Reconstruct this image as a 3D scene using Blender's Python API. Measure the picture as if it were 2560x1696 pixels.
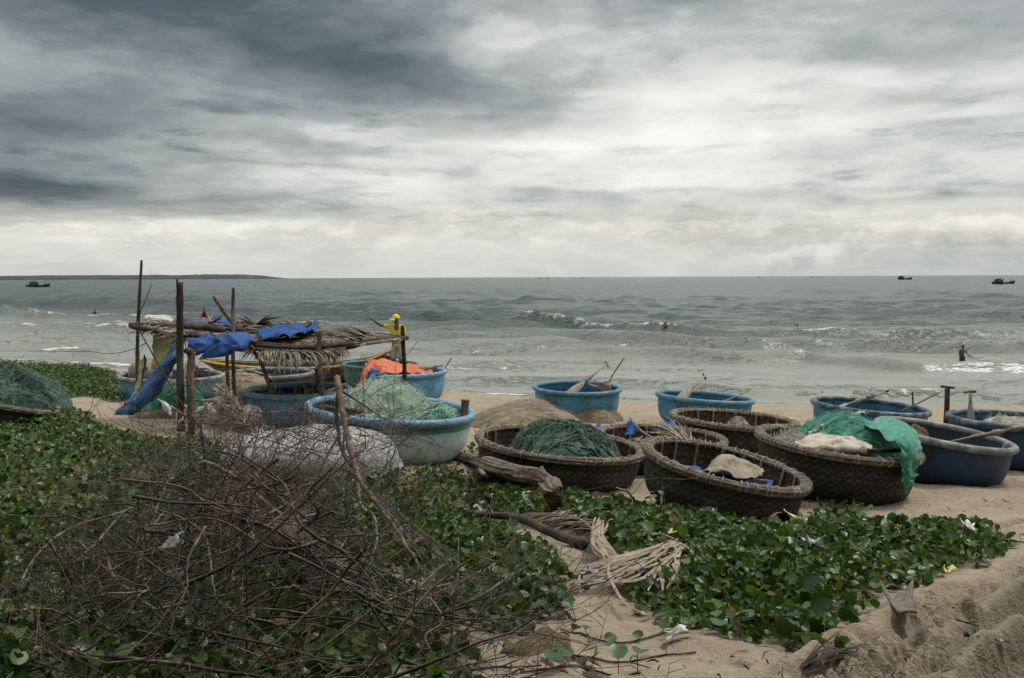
import bpy, bmesh, math, random
import numpy as np
from mathutils import Matrix, Vector

R = math.radians
scene = bpy.context.scene
COL = scene.collection
for o in list(bpy.data.objects):
    bpy.data.objects.remove(o)

# ------------------------------------------------------------------ camera
CAMZ = 4.5                       # eye height above the sea
F = 2200.0                       # focal length in pixels of a 2560 wide picture
PITCH, ROLL = R(-4.02), R(-0.25)
cam_m = Matrix.Rotation(R(90) + PITCH, 4, 'X') @ Matrix.Rotation(ROLL, 4, 'Z')
cam_d = bpy.data.cameras.new('camera')
cam_d.sensor_width = 36.0
cam_d.lens = F / 2560.0 * 36.0
cam_d.clip_start, cam_d.clip_end = 0.05, 60000
cam = bpy.data.objects.new('camera', cam_d)
COL.objects.link(cam)
cam.matrix_world = Matrix.Translation((0, 0, CAMZ)) @ cam_m
scene.camera = cam

# ------------------------------------------------------------------ light
SUN_EL, SUN_AZ = R(60), R(62)            # azimuth from +Y towards +X
sun_d = bpy.data.lights.new('sun', 'SUN')
sun_d.energy, sun_d.angle, sun_d.color = 1.35, R(11), (1.0, 0.945, 0.84)
sun = bpy.data.objects.new('sun', sun_d)
COL.objects.link(sun)
sdir = Vector((math.sin(SUN_AZ) * math.cos(SUN_EL), math.cos(SUN_AZ) * math.cos(SUN_EL), math.sin(SUN_EL)))
sun.rotation_euler = (-sdir).to_track_quat('-Z', 'Y').to_euler()
sun.location = sdir * 60

vs = scene.view_settings
vs.view_transform, vs.look, vs.exposure, vs.gamma = 'Standard', 'None', 0.60, 1.0
vs.use_curve_mapping = False
scene.render.engine = 'CYCLES'
scene.cycles.use_denoising = True
scene.cycles.use_adaptive_sampling = True
scene.cycles.adaptive_threshold = 0.025
scene.cycles.max_bounces = 5
scene.cycles.diffuse_bounces = 2
scene.cycles.glossy_bounces = 2
scene.cycles.transparent_max_bounces = 12


# ------------------------------------------------------------------ node helpers
class E:
    """one socket of a node tree, with arithmetic"""
    def __init__(s, nt, sock):
        s.nt, s.k = nt, sock

    def _m(s, op, *a):
        n = s.nt.nodes.new('ShaderNodeMath')
        n.operation = op
        for i, v in enumerate((s,) + a):
            if isinstance(v, E):
                s.nt.links.new(v.k, n.inputs[i])
            else:
                n.inputs[i].default_value = v
        return E(s.nt, n.outputs[0])

    def __add__(s, o): return s._m('ADD', o)
    def __sub__(s, o): return s._m('SUBTRACT', o)
    def __mul__(s, o): return s._m('MULTIPLY', o)
    def __truediv__(s, o): return s._m('DIVIDE', o)
    def pow(s, o): return s._m('POWER', o)
    def exp(s): return s._m('EXPONENT')
    def clamp(s, lo=0.0, hi=1.0): return s._m('MAXIMUM', lo)._m('MINIMUM', hi)
    def abs(s): return s._m('ABSOLUTE')

    def step(s, a, b):
        n = s.nt.nodes.new('ShaderNodeMapRange')
        n.interpolation_type = 'SMOOTHSTEP'
        s.nt.links.new(s.k, n.inputs[0])
        n.inputs[1].default_value, n.inputs[2].default_value = a, b
        return E(s.nt, n.outputs[0])


def link(nt, src, dst):
    if isinstance(src, E):
        nt.links.new(src.k, dst)
    elif hasattr(src, 'is_linked'):
        nt.links.new(src, dst)
    else:
        dst.default_value = src if not (isinstance(src, tuple) and len(src) == 3 and len(dst.default_value) == 4) else src + (1,)


def combine(nt, x, y, z):
    n = nt.nodes.new('ShaderNodeCombineXYZ')
    for i, v in enumerate((x, y, z)):
        link(nt, v, n.inputs[i])
    return n.outputs[0]


def noise(nt, vec, scale, detail=5, rough=0.55, dist=0.0):
    n = nt.nodes.new('ShaderNodeTexNoise')
    nt.links.new(vec.k if isinstance(vec, E) else vec, n.inputs['Vector'])
    n.inputs['Scale'].default_value, n.inputs['Detail'].default_value = scale, detail
    n.inputs['Roughness'].default_value, n.inputs['Distortion'].default_value = rough, dist
    return E(nt, n.outputs[0])


def ramp(nt, fac, stops, interp='LINEAR'):
    n = nt.nodes.new('ShaderNodeValToRGB')
    n.color_ramp.interpolation = interp
    link(nt, fac, n.inputs[0])
    el = n.color_ramp.elements
    while len(el) < len(stops):
        el.new(0.5)
    for e, (p, c) in zip(el, stops):
        e.position = p
        e.color = tuple(c) + (1,)
    return n.outputs[0]


def mix(nt, fac, a, b, mode='MIX'):
    n = nt.nodes.new('ShaderNodeMix')
    n.data_type, n.blend_type = 'RGBA', mode
    link(nt, fac, n.inputs[0])
    link(nt, a, n.inputs[6])
    link(nt, b, n.inputs[7])
    return n.outputs[2]


# ------------------------------------------------------------------ sky
def build_sky():
    w = bpy.data.worlds.new('World')
    scene.world = w
    w.use_nodes = True
    nt = w.node_tree
    nt.nodes.clear()
    tc = nt.nodes.new('ShaderNodeTexCoord')
    sep = nt.nodes.new('ShaderNodeSeparateXYZ')
    nt.links.new(tc.outputs['Generated'], sep.inputs[0])
    x, y, z = (E(nt, sep.outputs[i]) for i in range(3))
    DEG = 57.29578
    az = x._m('ARCTAN2', y) * DEG
    el = z.clamp(-0.99, 0.99)._m('ARCSINE') * DEG
    zc = z.clamp(0.0, 1.0) + 0.055
    pu, pv = x / zc, y / zc
    plane = combine(nt, pu, pv, 0.0)
    # ragged edges: the masses are warped by turbulence of the cloud layer
    w1 = noise(nt, plane, 0.55, 3, 0.6) - 0.5
    w2 = noise(nt, combine(nt, pu, pv, 7.3), 0.8, 3, 0.6) - 0.5
    lift = el.clamp(0.0, 22.0) * 0.055 + 0.12
    aw = az + w1 * 12.0
    ew = el + w2 * 8.0 * lift + w1 * 2.0 * lift
    masses = [  # azimuth, elevation, widths, strength
        (-24, 16.5, 17, 4.6, -.56), (-7, 14.2, 12, 2.6, -.34), (-1, 11.8, 8, 1.2, -.14), (12, 18.0, 13, 2.2, -.26),
        (-29, 8.4, 10, 2.6, -.44), (-28, 5.0, 9, 1.3, -.44), (-17, 10.6, 6, .8, -.14), (-15, 4.5, 9, .5, -.12),
        (-10, 8.3, 5, .5, -.16), (-16, 7.1, 5, .4, -.14), (-8, 6.9, 5, .35, -.12),
        (-10, 6.4, 5, .9, .16), (0, 8.6, 9, .8, .18), (13, 9.6, 11, 2.2, .18), (6, 6.2, 9, 1.1, .16),
        (-24, 3.0, 10, .55, .16), (-1, 15.4, 5, 1.3, .15), (2, 5.0, 5, .4, -.10),
        (23, 13, 7, 1.5, -.20), (30, 16.5, 5, 2.6, -.42), (25, 4.6, 9, .45, -.15), (28, 7.6, 5, .5, -.12),
        (26, 10.2, 6, .6, -.08), (21, 8.4, 7, .9, .10), (14, 2.6, 7, .8, -.07), (27, 2.2, 7, .8, -.10), (12, 5.2, 6, .35, -.08)]
    b = None
    for a0, e0, sa, se, amp in masses:
        da, de = (aw - float(a0)) * (1.0 / sa), (ew - float(e0)) * (1.0 / se)
        g = ((da * da + de * de) * -1.0).exp() * amp
        b = g if b is None else b + g
    streak = combine(nt, az * 0.10, el * 0.55, 2.0)
    f1 = noise(nt, plane, 0.9, 6, 0.58, 0.3) - 0.5
    f2 = noise(nt, streak, 1.0, 6, 0.60, 0.5) - 0.5
    f3 = noise(nt, combine(nt, az * 0.30, el * 0.75, 5.0), 1.0, 5, 0.6, 0.3) - 0.5
    low = el.step(0.0, 5.0)
    bil = noise(nt, combine(nt, az * 0.12, el * 0.36, 51.0), 1.0, 5, 0.60, 0.15).step(0.42, 0.58) - 0.5
    v = b + 0.75 + f1 * 0.25 * (low * 0.8 + 0.2) + f2 * 0.12 * (low * 0.7 + 0.3) + f3 * 0.22 * (low * 0.7 + 0.3) + bil * 0.09 * (low * 0.6 + 0.4)
    # thin dark cloudlets in front of the bright layer
    cl = noise(nt, combine(nt, az * 0.16, el * 0.95, 11.0), 1.0, 5, 0.62, 0.3).step(0.54, 0.70)
    v = v - cl * 0.13 * el.step(2.0, 4.5) * el.step(14.0, 8.0)
    # sunlit tops of distant cumulus low over the sea
    cu = noise(nt, combine(nt, az * 0.42, el * 1.1, 21.0), 1.0, 5, 0.55, 0.2).step(0.50, 0.60)
    band = (((el - 3.0) * (1 / 1.1)).pow(2.0) * -1.0).exp()
    v = v + cu * band * 0.10
    # a puffy cloud head high in the middle, and the cumulus bank low on the right
    pn = noise(nt, combine(nt, az * 0.33, el * 0.42, 31.0), 1.0, 4, 0.58, 0.2) - 0.5
    pg = (((az - 1.5) * (1 / 7.5)).pow(2.0) * -1.0 - ((el - 14.2) * (1 / 2.4)).pow(2.0)).exp()
    v = v + (pg + pn * 0.9).step(0.30, 0.80) * 0.13
    tn = noise(nt, combine(nt, az * 0.5, el * 0.5, 41.0), 1.0, 4, 0.58, 0.2) - 0.5
    ht = (az - 13.0).clamp(0.0, 30.0) * 0.20 + 1.0 - (az - 24.0).clamp(0.0, 60.0) * 0.15 + tn * 2.6 - el
    v = v + (ht.step(0.0, 0.35) * ht.step(1.6, 0.3) * 0.10 - ht.step(0.5, 2.2) * 0.07) * az.step(12.0, 18.0)
    # the layer goes on, lighter and plainer, towards the zenith and behind
    v = v + el.step(20.0, 45.0) * 0.10
    cloud = ramp(nt, v.clamp(), [
        (0.0, (.045, .066, .078)), (.20, (.086, .118, .132)), (.42, (.215, .250, .258)), (.62, (.425, .452, .440)),
        (.80, (.700, .710, .672)), (1.0, (.930, .920, .860))])
    warm = band * (w1 * 2.5 + 0.55).clamp()
    cloud = mix(nt, warm * 0.55, cloud, (.80, .72, .58), 'MIX')
    sky = nt.nodes.new('ShaderNodeTexSky')
    sky.sky_type = 'NISHITA'
    sky.sun_disc = False
    sky.sun_elevation, sky.sun_rotation = SUN_EL, SUN_AZ
    sky.air_density, sky.dust_density = 1.0, 2.5
    dim = mix(nt, 1.0, sky.outputs[0], (.09, .09, .09), 'MULTIPLY')
    col = mix(nt, 0.93, dim, cloud)
    bg = nt.nodes.new('ShaderNodeBackground')
    nt.links.new(col, bg.inputs[0])
    link(nt, z.step(.26, .95) * .40 + .71, bg.inputs[1])   # an overcast dome is brightest overhead
    out = nt.nodes.new('ShaderNodeOutputWorld')
    nt.links.new(bg.outputs[0], out.inputs[0])
    w.cycles.sampling_method = 'MANUAL'
    w.cycles.sample_map_resolution = 512


build_sky()


# ------------------------------------------------------------------ numeric noise, ground shape
def _hash(ix, iy, iz):
    h = (ix.astype(np.int64) * 374761393 + iy.astype(np.int64) * 668265263 + iz.astype(np.int64) * 2147483647) & 0xffffffff
    h = ((h ^ (h >> 13)) * 1274126177) & 0xffffffff
    h = h ^ (h >> 16)
    return (h & 0xffff) / 65535.0


def vnoise(x, y, z=0.0):
    x = np.asarray(x, float); y = np.asarray(y, float); z = np.asarray(z, float) + 0 * x
    x0, y0, z0 = np.floor(x), np.floor(y), np.floor(z)
    fx, fy, fz = x - x0, y - y0, z - z0
    fx, fy, fz = (f * f * (3 - 2 * f) for f in (fx, fy, fz))
    r = 0
    for dx in (0, 1):
        for dy in (0, 1):
            for dz in (0, 1):
                wgt = (fx if dx else 1 - fx) * (fy if dy else 1 - fy) * (fz if dz else 1 - fz)
                r = r + wgt * _hash(x0 + dx, y0 + dy, z0 + dz)
    return r * 2 - 1


def fbm(x, y, z=0.0, o=4):
    r, a = 0, 0.55
    for i in range(o):
        r = r + a * vnoise(x * 2 ** i + 17.3 * i, y * 2 ** i - 9.1 * i, z + 3.7 * i)
        a *= 0.5
    return r


def sstep(a, b, x):
    t = np.clip((np.asarray(x, float) - a) / (b - a), 0, 1)
    return t * t * (3 - 2 * t)


def shore_y(x):
    xc = np.clip(x, -60, 40)
    return 33.0 - 0.335 * xc + 0.0065 * xc * xc


PROF_Y = [-3000, -30, -12, -6, 0, 3.4, 6, 9, 12.5, 15, 20, 26, 30, 33, 40, 60, 200, 60000]
PROF_D = [-2, .2, 1.0, 1.35, 1.42, 1.60, 2.03, 2.48, 2.80, 3.00, 3.25, 3.65, 4.08, 4.50, 5.1, 6.5, 9, 12]


def ground_base(x, y):
    x = np.asarray(x, float); y = np.asarray(y, float)
    ye = y + (33.0 - shore_y(x)) * sstep(14, 33, y)
    d = np.interp(ye, PROF_Y, PROF_D)
    lift = 0.34 * sstep(1.0, -4.5, x) * sstep(6, 12, y) * sstep(34, 26, ye)
    return CAMZ - d + lift


def ray(px, py):
    return (cam_m.to_3x3() @ Vector(((px - 1280) / F, -(py - 848) / F, -1.0)))


def at(px, py, Y):
    """the point seen at a pixel of the photograph when it stands Y metres away"""
    d = ray(px, py)
    t = Y / d.y
    return Vector((d.x * t, Y, CAMZ + d.z * t))


def gz(x, y):
    return float(ground_base(x, y))


def hit(px, py):
    """where the sight line of a pixel meets the beach"""
    d = ray(px, py)
    lo, hi = 1.0, 80.0
    f = lambda Y: CAMZ + d.z * Y / d.y - gz(d.x * Y / d.y, Y)
    Y = lo
    while Y < hi and f(Y) > 0:
        Y += 0.25
    a, b = Y - 0.25, Y
    for _ in range(30):
        m = (a + b) / 2
        if f(m) > 0: a = m
        else: b = m
    return at(px, py, b)


def sea_hit(px, py, z=0.0):
    d = ray(px, py)
    t = (z - CAMZ) / d.z
    return Vector((d.x * t, d.y * t, z))


# ------------------------------------------------------------------ material helper
def material(name, c1, c2=None, scale=6.0, rough=0.7, bump=0.0, bscale=None, stretch=(1, 1, 1), c3=None, scale3=1.5,
             amount3=0.5, spec=0.3, detail=4, coat=0.0, metal=0.0, sheen=0.0, subs=0.0, dist=0.006, attr=None, trans=0.0, alpha=1.0):
    m = bpy.data.materials.new(name)
    m.use_nodes = True
    nt = m.node_tree
    bs = nt.nodes['Principled BSDF']
    tc = nt.nodes.new('ShaderNodeTexCoord')
    mp = nt.nodes.new('ShaderNodeMapping')
    mp.inputs['Scale'].default_value = stretch
    nt.links.new(tc.outputs['Object'], mp.inputs[0])
    vec = mp.outputs[0]
    col = c1
    if c2 is not None:
        f = noise(nt, vec, scale, detail, 0.62).step(0.32, 0.68)
        col = mix(nt, f, c1, c2)
    if c3 is not None:
        f3 = noise(nt, vec, scale3, 5, 0.68).step(0.62 - amount3 * 0.3, 0.80 - amount3 * 0.3)
        col = mix(nt, f3, col, c3)
    if attr:
        a = nt.nodes.new('ShaderNodeAttribute')
        a.attribute_name = attr
        col = mix(nt, 1.0, col, a.outputs['Color'], 'MULTIPLY')
    link(nt, col, bs.inputs['Base Color'])
    rn = noise(nt, vec, (bscale or scale) * 0.7, 2) * 0.24 + (rough - 0.12)
    link(nt, rn.clamp(0.03, 1.0), bs.inputs['Roughness'])
    bs.inputs['Specular IOR Level'].default_value = spec
    bs.inputs['Metallic'].default_value = metal
    bs.inputs['Coat Weight'].default_value = coat
    bs.inputs['Sheen Weight'].default_value = sheen
    if alpha < 1.0:
        bs.inputs['Alpha'].default_value = alpha
    if subs:
        bs.inputs['Subsurface Weight'].default_value = subs
        bs.inputs['Subsurface Radius'].default_value = (0.03, 0.03, 0.03)
    if bump:
        bn = nt.nodes.new('ShaderNodeBump')
        bn.inputs['Strength'].default_value = bump
        bn.inputs['Distance'].default_value = dist
        link(nt, noise(nt, vec, bscale or scale * 3, 4, 0.65), bn.inputs['Height'])
        nt.links.new(bn.outputs[0], bs.inputs['Normal'])
    if trans:
        tr = nt.nodes.new('ShaderNodeBsdfTranslucent')
        link(nt, col, tr.inputs[0])
        ms = nt.nodes.new('ShaderNodeMixShader')
        ms.inputs[0].default_value = trans
        nt.links.new(bs.outputs[0], ms.inputs[1])
        nt.links.new(tr.outputs[0], ms.inputs[2])
        nt.links.new(ms.outputs[0], nt.nodes['Material Output'].inputs[0])
    return m


# ------------------------------------------------------------------ object helpers
def tag(o, label=None, cat=None, group=None, kind=None):
    for k, v in (('label', label), ('category', cat), ('group', group), ('kind', kind)):
        if v:
            o[k] = v
    return o


def empty(name, loc, label, cat, group=None, rot=None):
    o = bpy.data.objects.new(name, None)
    o.empty_display_size = 0.2
    COL.objects.link(o)
    o.location = loc
    if rot is not None:
        o.rotation_euler = rot
    return tag(o, label, cat, group)


def mesh_obj(name, verts, faces, mat, parent=None, smooth=True, origin=None, attrs=None):
    """one mesh object; origin moves the object's own origin there (world), parent keeps vertices local"""
    v = np.asarray(verts, float).reshape(-1, 3)
    if origin is not None:
        v = v - np.asarray(origin, float)
    me = bpy.data.meshes.new(name)
    f = np.asarray(faces) if not isinstance(faces, np.ndarray) and len(set(map(len, faces))) == 1 else faces
    if isinstance(f, np.ndarray):
        n = f.shape[1]
        me.vertices.add(len(v)); me.vertices.foreach_set('co', v.ravel())
        me.loops.add(f.size); me.loops.foreach_set('vertex_index', f.astype(np.int32).ravel())
        me.polygons.add(len(f)); me.polygons.foreach_set('loop_start', np.arange(0, f.size, n, dtype=np.int32))
        me.update(calc_edges=True)
    else:
        me.from_pydata(v.tolist(), [], f)
    if smooth:
        me.polygons.foreach_set('use_smooth', [True] * len(me.polygons))
    me.materials.append(mat)
    for k, a in (attrs or {}).items():
        a = np.asarray(a, np.float32)
        if a.ndim == 1:
            me.attributes.new(k, 'FLOAT', 'POINT').data.foreach_set('value', a)
        else:
            c = np.ones((len(a), 4), np.float32); c[:, :3] = a
            me.attributes.new(k, 'FLOAT_COLOR', 'POINT').data.foreach_set('color', c.ravel())
    o = bpy.data.objects.new(name, me)
    COL.objects.link(o)
    if parent is not None:
        o.parent = parent
    if origin is not None:
        o.location = origin
    return o


def grid_faces(nu, nv, wrap=False):
    """quads of a grid with nu rows and nv columns"""
    i = np.arange(nu - 1)[:, None]
    j = np.arange(nv if wrap else nv - 1)[None, :]
    j2 = (j + 1) % nv
    a = i * nv + j
    b = i * nv + j2
    return np.stack([a, b, b + nv, a + nv], -1).reshape(-1, 4)


class MB:
    """collects shapes that together are one mesh"""
    def __init__(s):
        s.v, s.f = [], []

    def add(s, v, f):
        n = len(s.v)
        s.v.extend([tuple(p) for p in v])
        s.f.extend([tuple(int(i) + n for i in q) for q in f])
        return s

    def box(s, c, size, m=None):
        c = Vector(c)
        pts = []
        for sx in (-.5, .5):
            for sy in (-.5, .5):
                for sz in (-.5, .5):
                    p = Vector((sx * size[0], sy * size[1], sz * size[2]))
                    if m is not None:
                        p = m @ p
                    pts.append(c + p)
        return s.add(pts, [(0, 1, 3, 2), (4, 6, 7, 5), (0, 4, 5, 1), (2, 3, 7, 6), (0, 2, 6, 4), (1, 5, 7, 3)])

    def tube(s, pts, radii, sides=6, flat=1.0, closed=False, twist=0.0, cap=True):
        pts = [Vector(p) for p in pts]
        n = len(pts)
        if not hasattr(radii, '__len__'):
            radii = [radii] * n
        up = None
        vv, ff = [], []
        for i, p in enumerate(pts):
            if closed:
                t = pts[(i + 1) % n] - pts[i - 1]
            else:
                t = pts[min(i + 1, n - 1)] - pts[max(i - 1, 0)]
            if t.length < 1e-9:
                t = Vector((0, 0, 1))
            t.normalize()
            if up is None:
                up = t.orthogonal().normalized() if abs(t.z) > .95 else t.cross(Vector((0, 0, 1))).normalized()
            else:
                up = up - t * up.dot(t)
                up = up.normalized() if up.length > 1e-6 else t.orthogonal().normalized()
            w = t.cross(up)
            for k in range(sides):
                a = 2 * math.pi * k / sides + twist
                vv.append(p + (up * math.cos(a) + w * math.sin(a) * flat) * radii[i])
        for i in range(n if closed else n - 1):
            i2 = (i + 1) % n
            for k in range(sides):
                k2 = (k + 1) % sides
                ff.append((i * sides + k, i * sides + k2, i2 * sides + k2, i2 * sides + k))
        if cap and not closed:
            ff.append(tuple(range(sides - 1, -1, -1)))
            ff.append(tuple((n - 1) * sides + k for k in range(sides)))
        return s.add(vv, ff)

    def ball(s, c, r, nu=6, nv=10, m=None):
        vv = []
        r = r if hasattr(r, '__len__') else (r, r, r)
        for i in range(nu + 1):
            th = math.pi * i / nu
            for j in range(nv):
                ph = 2 * math.pi * j / nv
                p = Vector((math.sin(th) * math.cos(ph) * r[0], math.sin(th) * math.sin(ph) * r[1], math.cos(th) * r[2]))
                vv.append(Vector(c) + (m @ p if m is not None else p))
        return s.add(vv, grid_faces(nu + 1, nv, True).tolist())

    def build(s, name, mat, parent=None, smooth=True, origin=None):
        return mesh_obj(name, s.v, s.f, mat, parent, smooth, origin)


def smooth_line(pts, n=6):
    """Catmull-Rom through points"""
    P = [np.array(p, float) for p in pts]
    P = [2 * P[0] - P[1]] + P + [2 * P[-1] - P[-2]]
    out = []
    for i in range(1, len(P) - 2):
        for k in range(n):
            t = k / n
            a, b, c, d = P[i - 1], P[i], P[i + 1], P[i + 2]
            out.append(0.5 * (2 * b + (c - a) * t + (2 * a - 5 * b + 4 * c - d) * t * t + (3 * b - 3 * c + d - a) * t ** 3))
    out.append(P[-2])
    return out


# ------------------------------------------------------------------ the beach
def poly_px(pts):
    return np.array([hit(*p)[:2] for p in pts])


def inside(poly, x, y):
    r = np.zeros(np.shape(x), bool)
    n = len(poly)
    for i in range(n):
        (x1, y1), (x2, y2) = poly[i], poly[i - 1]
        c = ((y1 > y) != (y2 > y)) & (x < (x2 - x1) * (y - y1) / (y2 - y1 + 1e-12) + x1)
        r ^= c
    return r


def edge_dist(poly, x, y):
    d = np.full(np.shape(x), 1e9)
    for i in range(len(poly)):
        a, b = poly[i - 1], poly[i]
        ab = b - a
        t = np.clip(((x - a[0]) * ab[0] + (y - a[1]) * ab[1]) / (ab @ ab + 1e-12), 0, 1)
        d = np.minimum(d, np.hypot(x - a[0] - t * ab[0], y - a[1] - t * ab[1]))
    return d


GREEN = [  # outlines of the creeping vine patches: pixels on the ground, cover, height
    ([(-700, 890), (60, 915), (235, 920), (315, 945), (330, 1000), (300, 1012), (200, 992), (100, 1010), (-100, 1040), (-700, 1060)], 1.0, .20),
    ([(-900, 1060), (0, 1075), (150, 1030), (235, 1045), (300, 1085), (430, 1112), (560, 1120), (640, 1230), (780, 1330), (980, 1420),
      (1150, 1530), (1230, 1640), (1230, 1760), (1200, 2050), (-1000, 2050)], 1.0, .17),
    ([(560, 1190), (800, 1215), (1000, 1190), (1075, 1170), (1150, 1190), (1290, 1250), (1380, 1285), (1290, 1300), (1270, 1345), (1400, 1385), (1470, 1425), (1460, 1490),
      (1410, 1525), (1330, 1560), (1320, 1640), (1120, 1560), (900, 1400), (640, 1260)], .85, .17),
    ([(1120, 1180), (1330, 1225), (1600, 1266), (1760, 1308), (1960, 1338), (2060, 1280), (2005, 1215), (2060, 1208), (2150, 1270), (2190, 1310),
      (2330, 1312), (2470, 1318), (2560, 1365), (2470, 1415), (2360, 1430), (2270, 1480), (2160, 1500), (2120, 1560), (2140, 1630), (2010, 1650),
      (1880, 1620), (1760, 1590), (1600, 1545), (1500, 1490), (1520, 1420), (1420, 1350), (1290, 1290)], 1.0, .14),
    ([(1180, 1085), (1290, 1080), (1290, 1100), (1190, 1108)], .5, .08),
    ([(1185, 1110), (1250, 1150), (1200, 1175), (1100, 1170), (1150, 1120)], .35, .10),
    ([(1180, 1190), (1420, 1235), (1600, 1262), (1600, 1320), (1480, 1330), (1300, 1290), (1180, 1250)], .9, .12),
]
GREEN_W = [(poly_px(p), c, h) for p, c, h in GREEN]

TRACKS = [([(2700, 1400), (2480, 1480), (2300, 1560), (2170, 1640), (2070, 1740)], .13, .055),
          ([(2760, 1480), (2560, 1540), (2400, 1610), (2270, 1700), (2200, 1800)], .14, .06),
          ([(2900, 1560), (2680, 1620), (2530, 1690), (2420, 1800)], .14, .06),
          ([(2760, 1362), (2560, 1425), (2400, 1480), (2300, 1520)], .10, .045), ([(2420, 1560), (2250, 1640), (2120, 1740)], .07, .04),
          ([(2720, 1275), (2540, 1262), (2400, 1275), (2260, 1305)], .16, .045),
          ([(2720, 1330), (2560, 1310), (2440, 1330)], .14, .04)]


def ground_detail(x, y):
    z = 0.06 * fbm(x * .7, y * .7, 1.0, 3) + 0.022 * fbm(x * 2.3, y * 2.3, 4.0, 3) * sstep(30, 20, y)
    near = sstep(22, 9, y)
    z = z + near * 0.012 * fbm(x * 9, y * 9, 7.0, 3)
    # trodden hollows
    pits = np.maximum(vnoise(x * 4.2 + 2 * vnoise(x * 2, y * 2), y * 4.2, 2.2) - .35, 0)
    z = z - 0.075 * pits * sstep(26, 12, y)
    for pts, wd, dep in TRACKS:
        L = np.array(smooth_line([tuple(hit(min(max(a, -900), 3300), b)[:2]) for a, b in pts], 8))
        best = np.full(np.shape(x), 1e9); s_at = np.zeros(np.shape(x)); acc = 0; side = np.zeros(np.shape(x))
        for i in range(len(L) - 1):
            a, b = L[i], L[i + 1]
            ab = b - a; ln = np.hypot(*ab)
            t = np.clip(((x - a[0]) * ab[0] + (y - a[1]) * ab[1]) / (ln * ln), 0, 1)
            d = np.hypot(x - a[0] - t * ab[0], y - a[1] - t * ab[1])
            u = d < best
            best = np.where(u, d, best); s_at = np.where(u, acc + t * ln, s_at)
            side = np.where(u, np.sign(ab[0] * (y - a[1]) - ab[1] * (x - a[0])), side)
            acc += ln
        q = best + 0.028 * vnoise(x * 5, y * 5, 9.)
        dep = dep * 1.5
        rut = -dep * sstep(wd, wd * .45, q) + dep * .9 * np.exp(-((q - wd * 1.35) / (wd * .38)) ** 2)
        tread = .034 * np.maximum(np.sin((s_at + best * .7 * np.where(side > 0, 1, .6)) * 2 * math.pi / .11), -.3) * sstep(wd * 1.3, wd * .7, q)
        z = z + (rut + tread) * (0.9 + .22 * vnoise(x * 2.4, y * 2.4, 5.))
    return z


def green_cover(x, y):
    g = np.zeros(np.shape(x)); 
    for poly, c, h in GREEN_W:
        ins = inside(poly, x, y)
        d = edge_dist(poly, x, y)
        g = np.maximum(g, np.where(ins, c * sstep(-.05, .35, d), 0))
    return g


def build_beach():
    n, m = 390, 550
    t = np.linspace(0, 1, n)
    lnY = np.interp(t, [0, .05, .62, 1], [math.log(1.7), math.log(3.0), math.log(8.5), math.log(58)])
    Y = np.exp(lnY)
    Y = np.concatenate([[-3000, -300, -80, -30, -14, -8, -4, -1.5, 0, .8, 1.3], Y, [75, 110, 200, 600, 3000, 12000]])
    u = np.linspace(-1, 1, m)
    YY = np.repeat(Y[:, None], m, 1)
    XX = u[None, :] * (np.maximum(YY, 1.0) * .78 + 2.2)
    far = (u[None, :] ** 9) * np.maximum(np.abs(YY), 40) * 1.2
    XX = XX + far
    x, y = XX.ravel(), YY.ravel()
    z = ground_base(x, y)
    k = (y > 1) & (y < 60)
    zd = np.zeros_like(x)
    zd[k] = ground_detail(x[k], y[k])
    ys = shore_y(x)
    zd *= sstep(1.0, -6, y - ys) * .9 + .1
    z = z + zd
    wet_dark = sstep(-4.2, -.8, y - ys + 1.2 * vnoise(x * .35, y * .2, 3.))
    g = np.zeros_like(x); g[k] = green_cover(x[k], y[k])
    dark_corner = poly_px([(1960, 1720), (2120, 1590), (2280, 1500), (2480, 1410), (2700, 1350), (2900, 1400), (2900, 1800), (1960, 1850)])   # the lower right corner's darkness painted into the sand
    dd = np.where(inside(dark_corner, x[k], y[k]), edge_dist(dark_corner, x[k], y[k]), 0)
    wet_dark[k] = np.maximum(wet_dark[k], .85 * sstep(0, .5, dd + .12 * vnoise(x[k] * 3, y[k] * 3, 6.)) * (.8 + .3 * vnoise(x[k] * 1.2, y[k] * 1.2, 2.)))
    global BEACH
    BEACH = (Y, XX, z.reshape(XX.shape))
    o = mesh_obj('sand_beach', np.stack([x, y, z], 1), grid_faces(len(Y), m), SAND, attrs={'wet_dark': wet_dark, 'green': g})
    tag(o, 'pale trodden sand beach sloping down to the water', kind='structure')


def gfine(x, y):
    """height of the trodden sand"""
    Yr, XX, Z = BEACH
    i = int(np.clip(np.searchsorted(Yr, y) - 1, 0, len(Yr) - 2))
    t = (y - Yr[i]) / (Yr[i + 1] - Yr[i])
    return float((1 - t) * np.interp(x, XX[i], Z[i]) + t * np.interp(x, XX[i + 1], Z[i + 1]))


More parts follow.
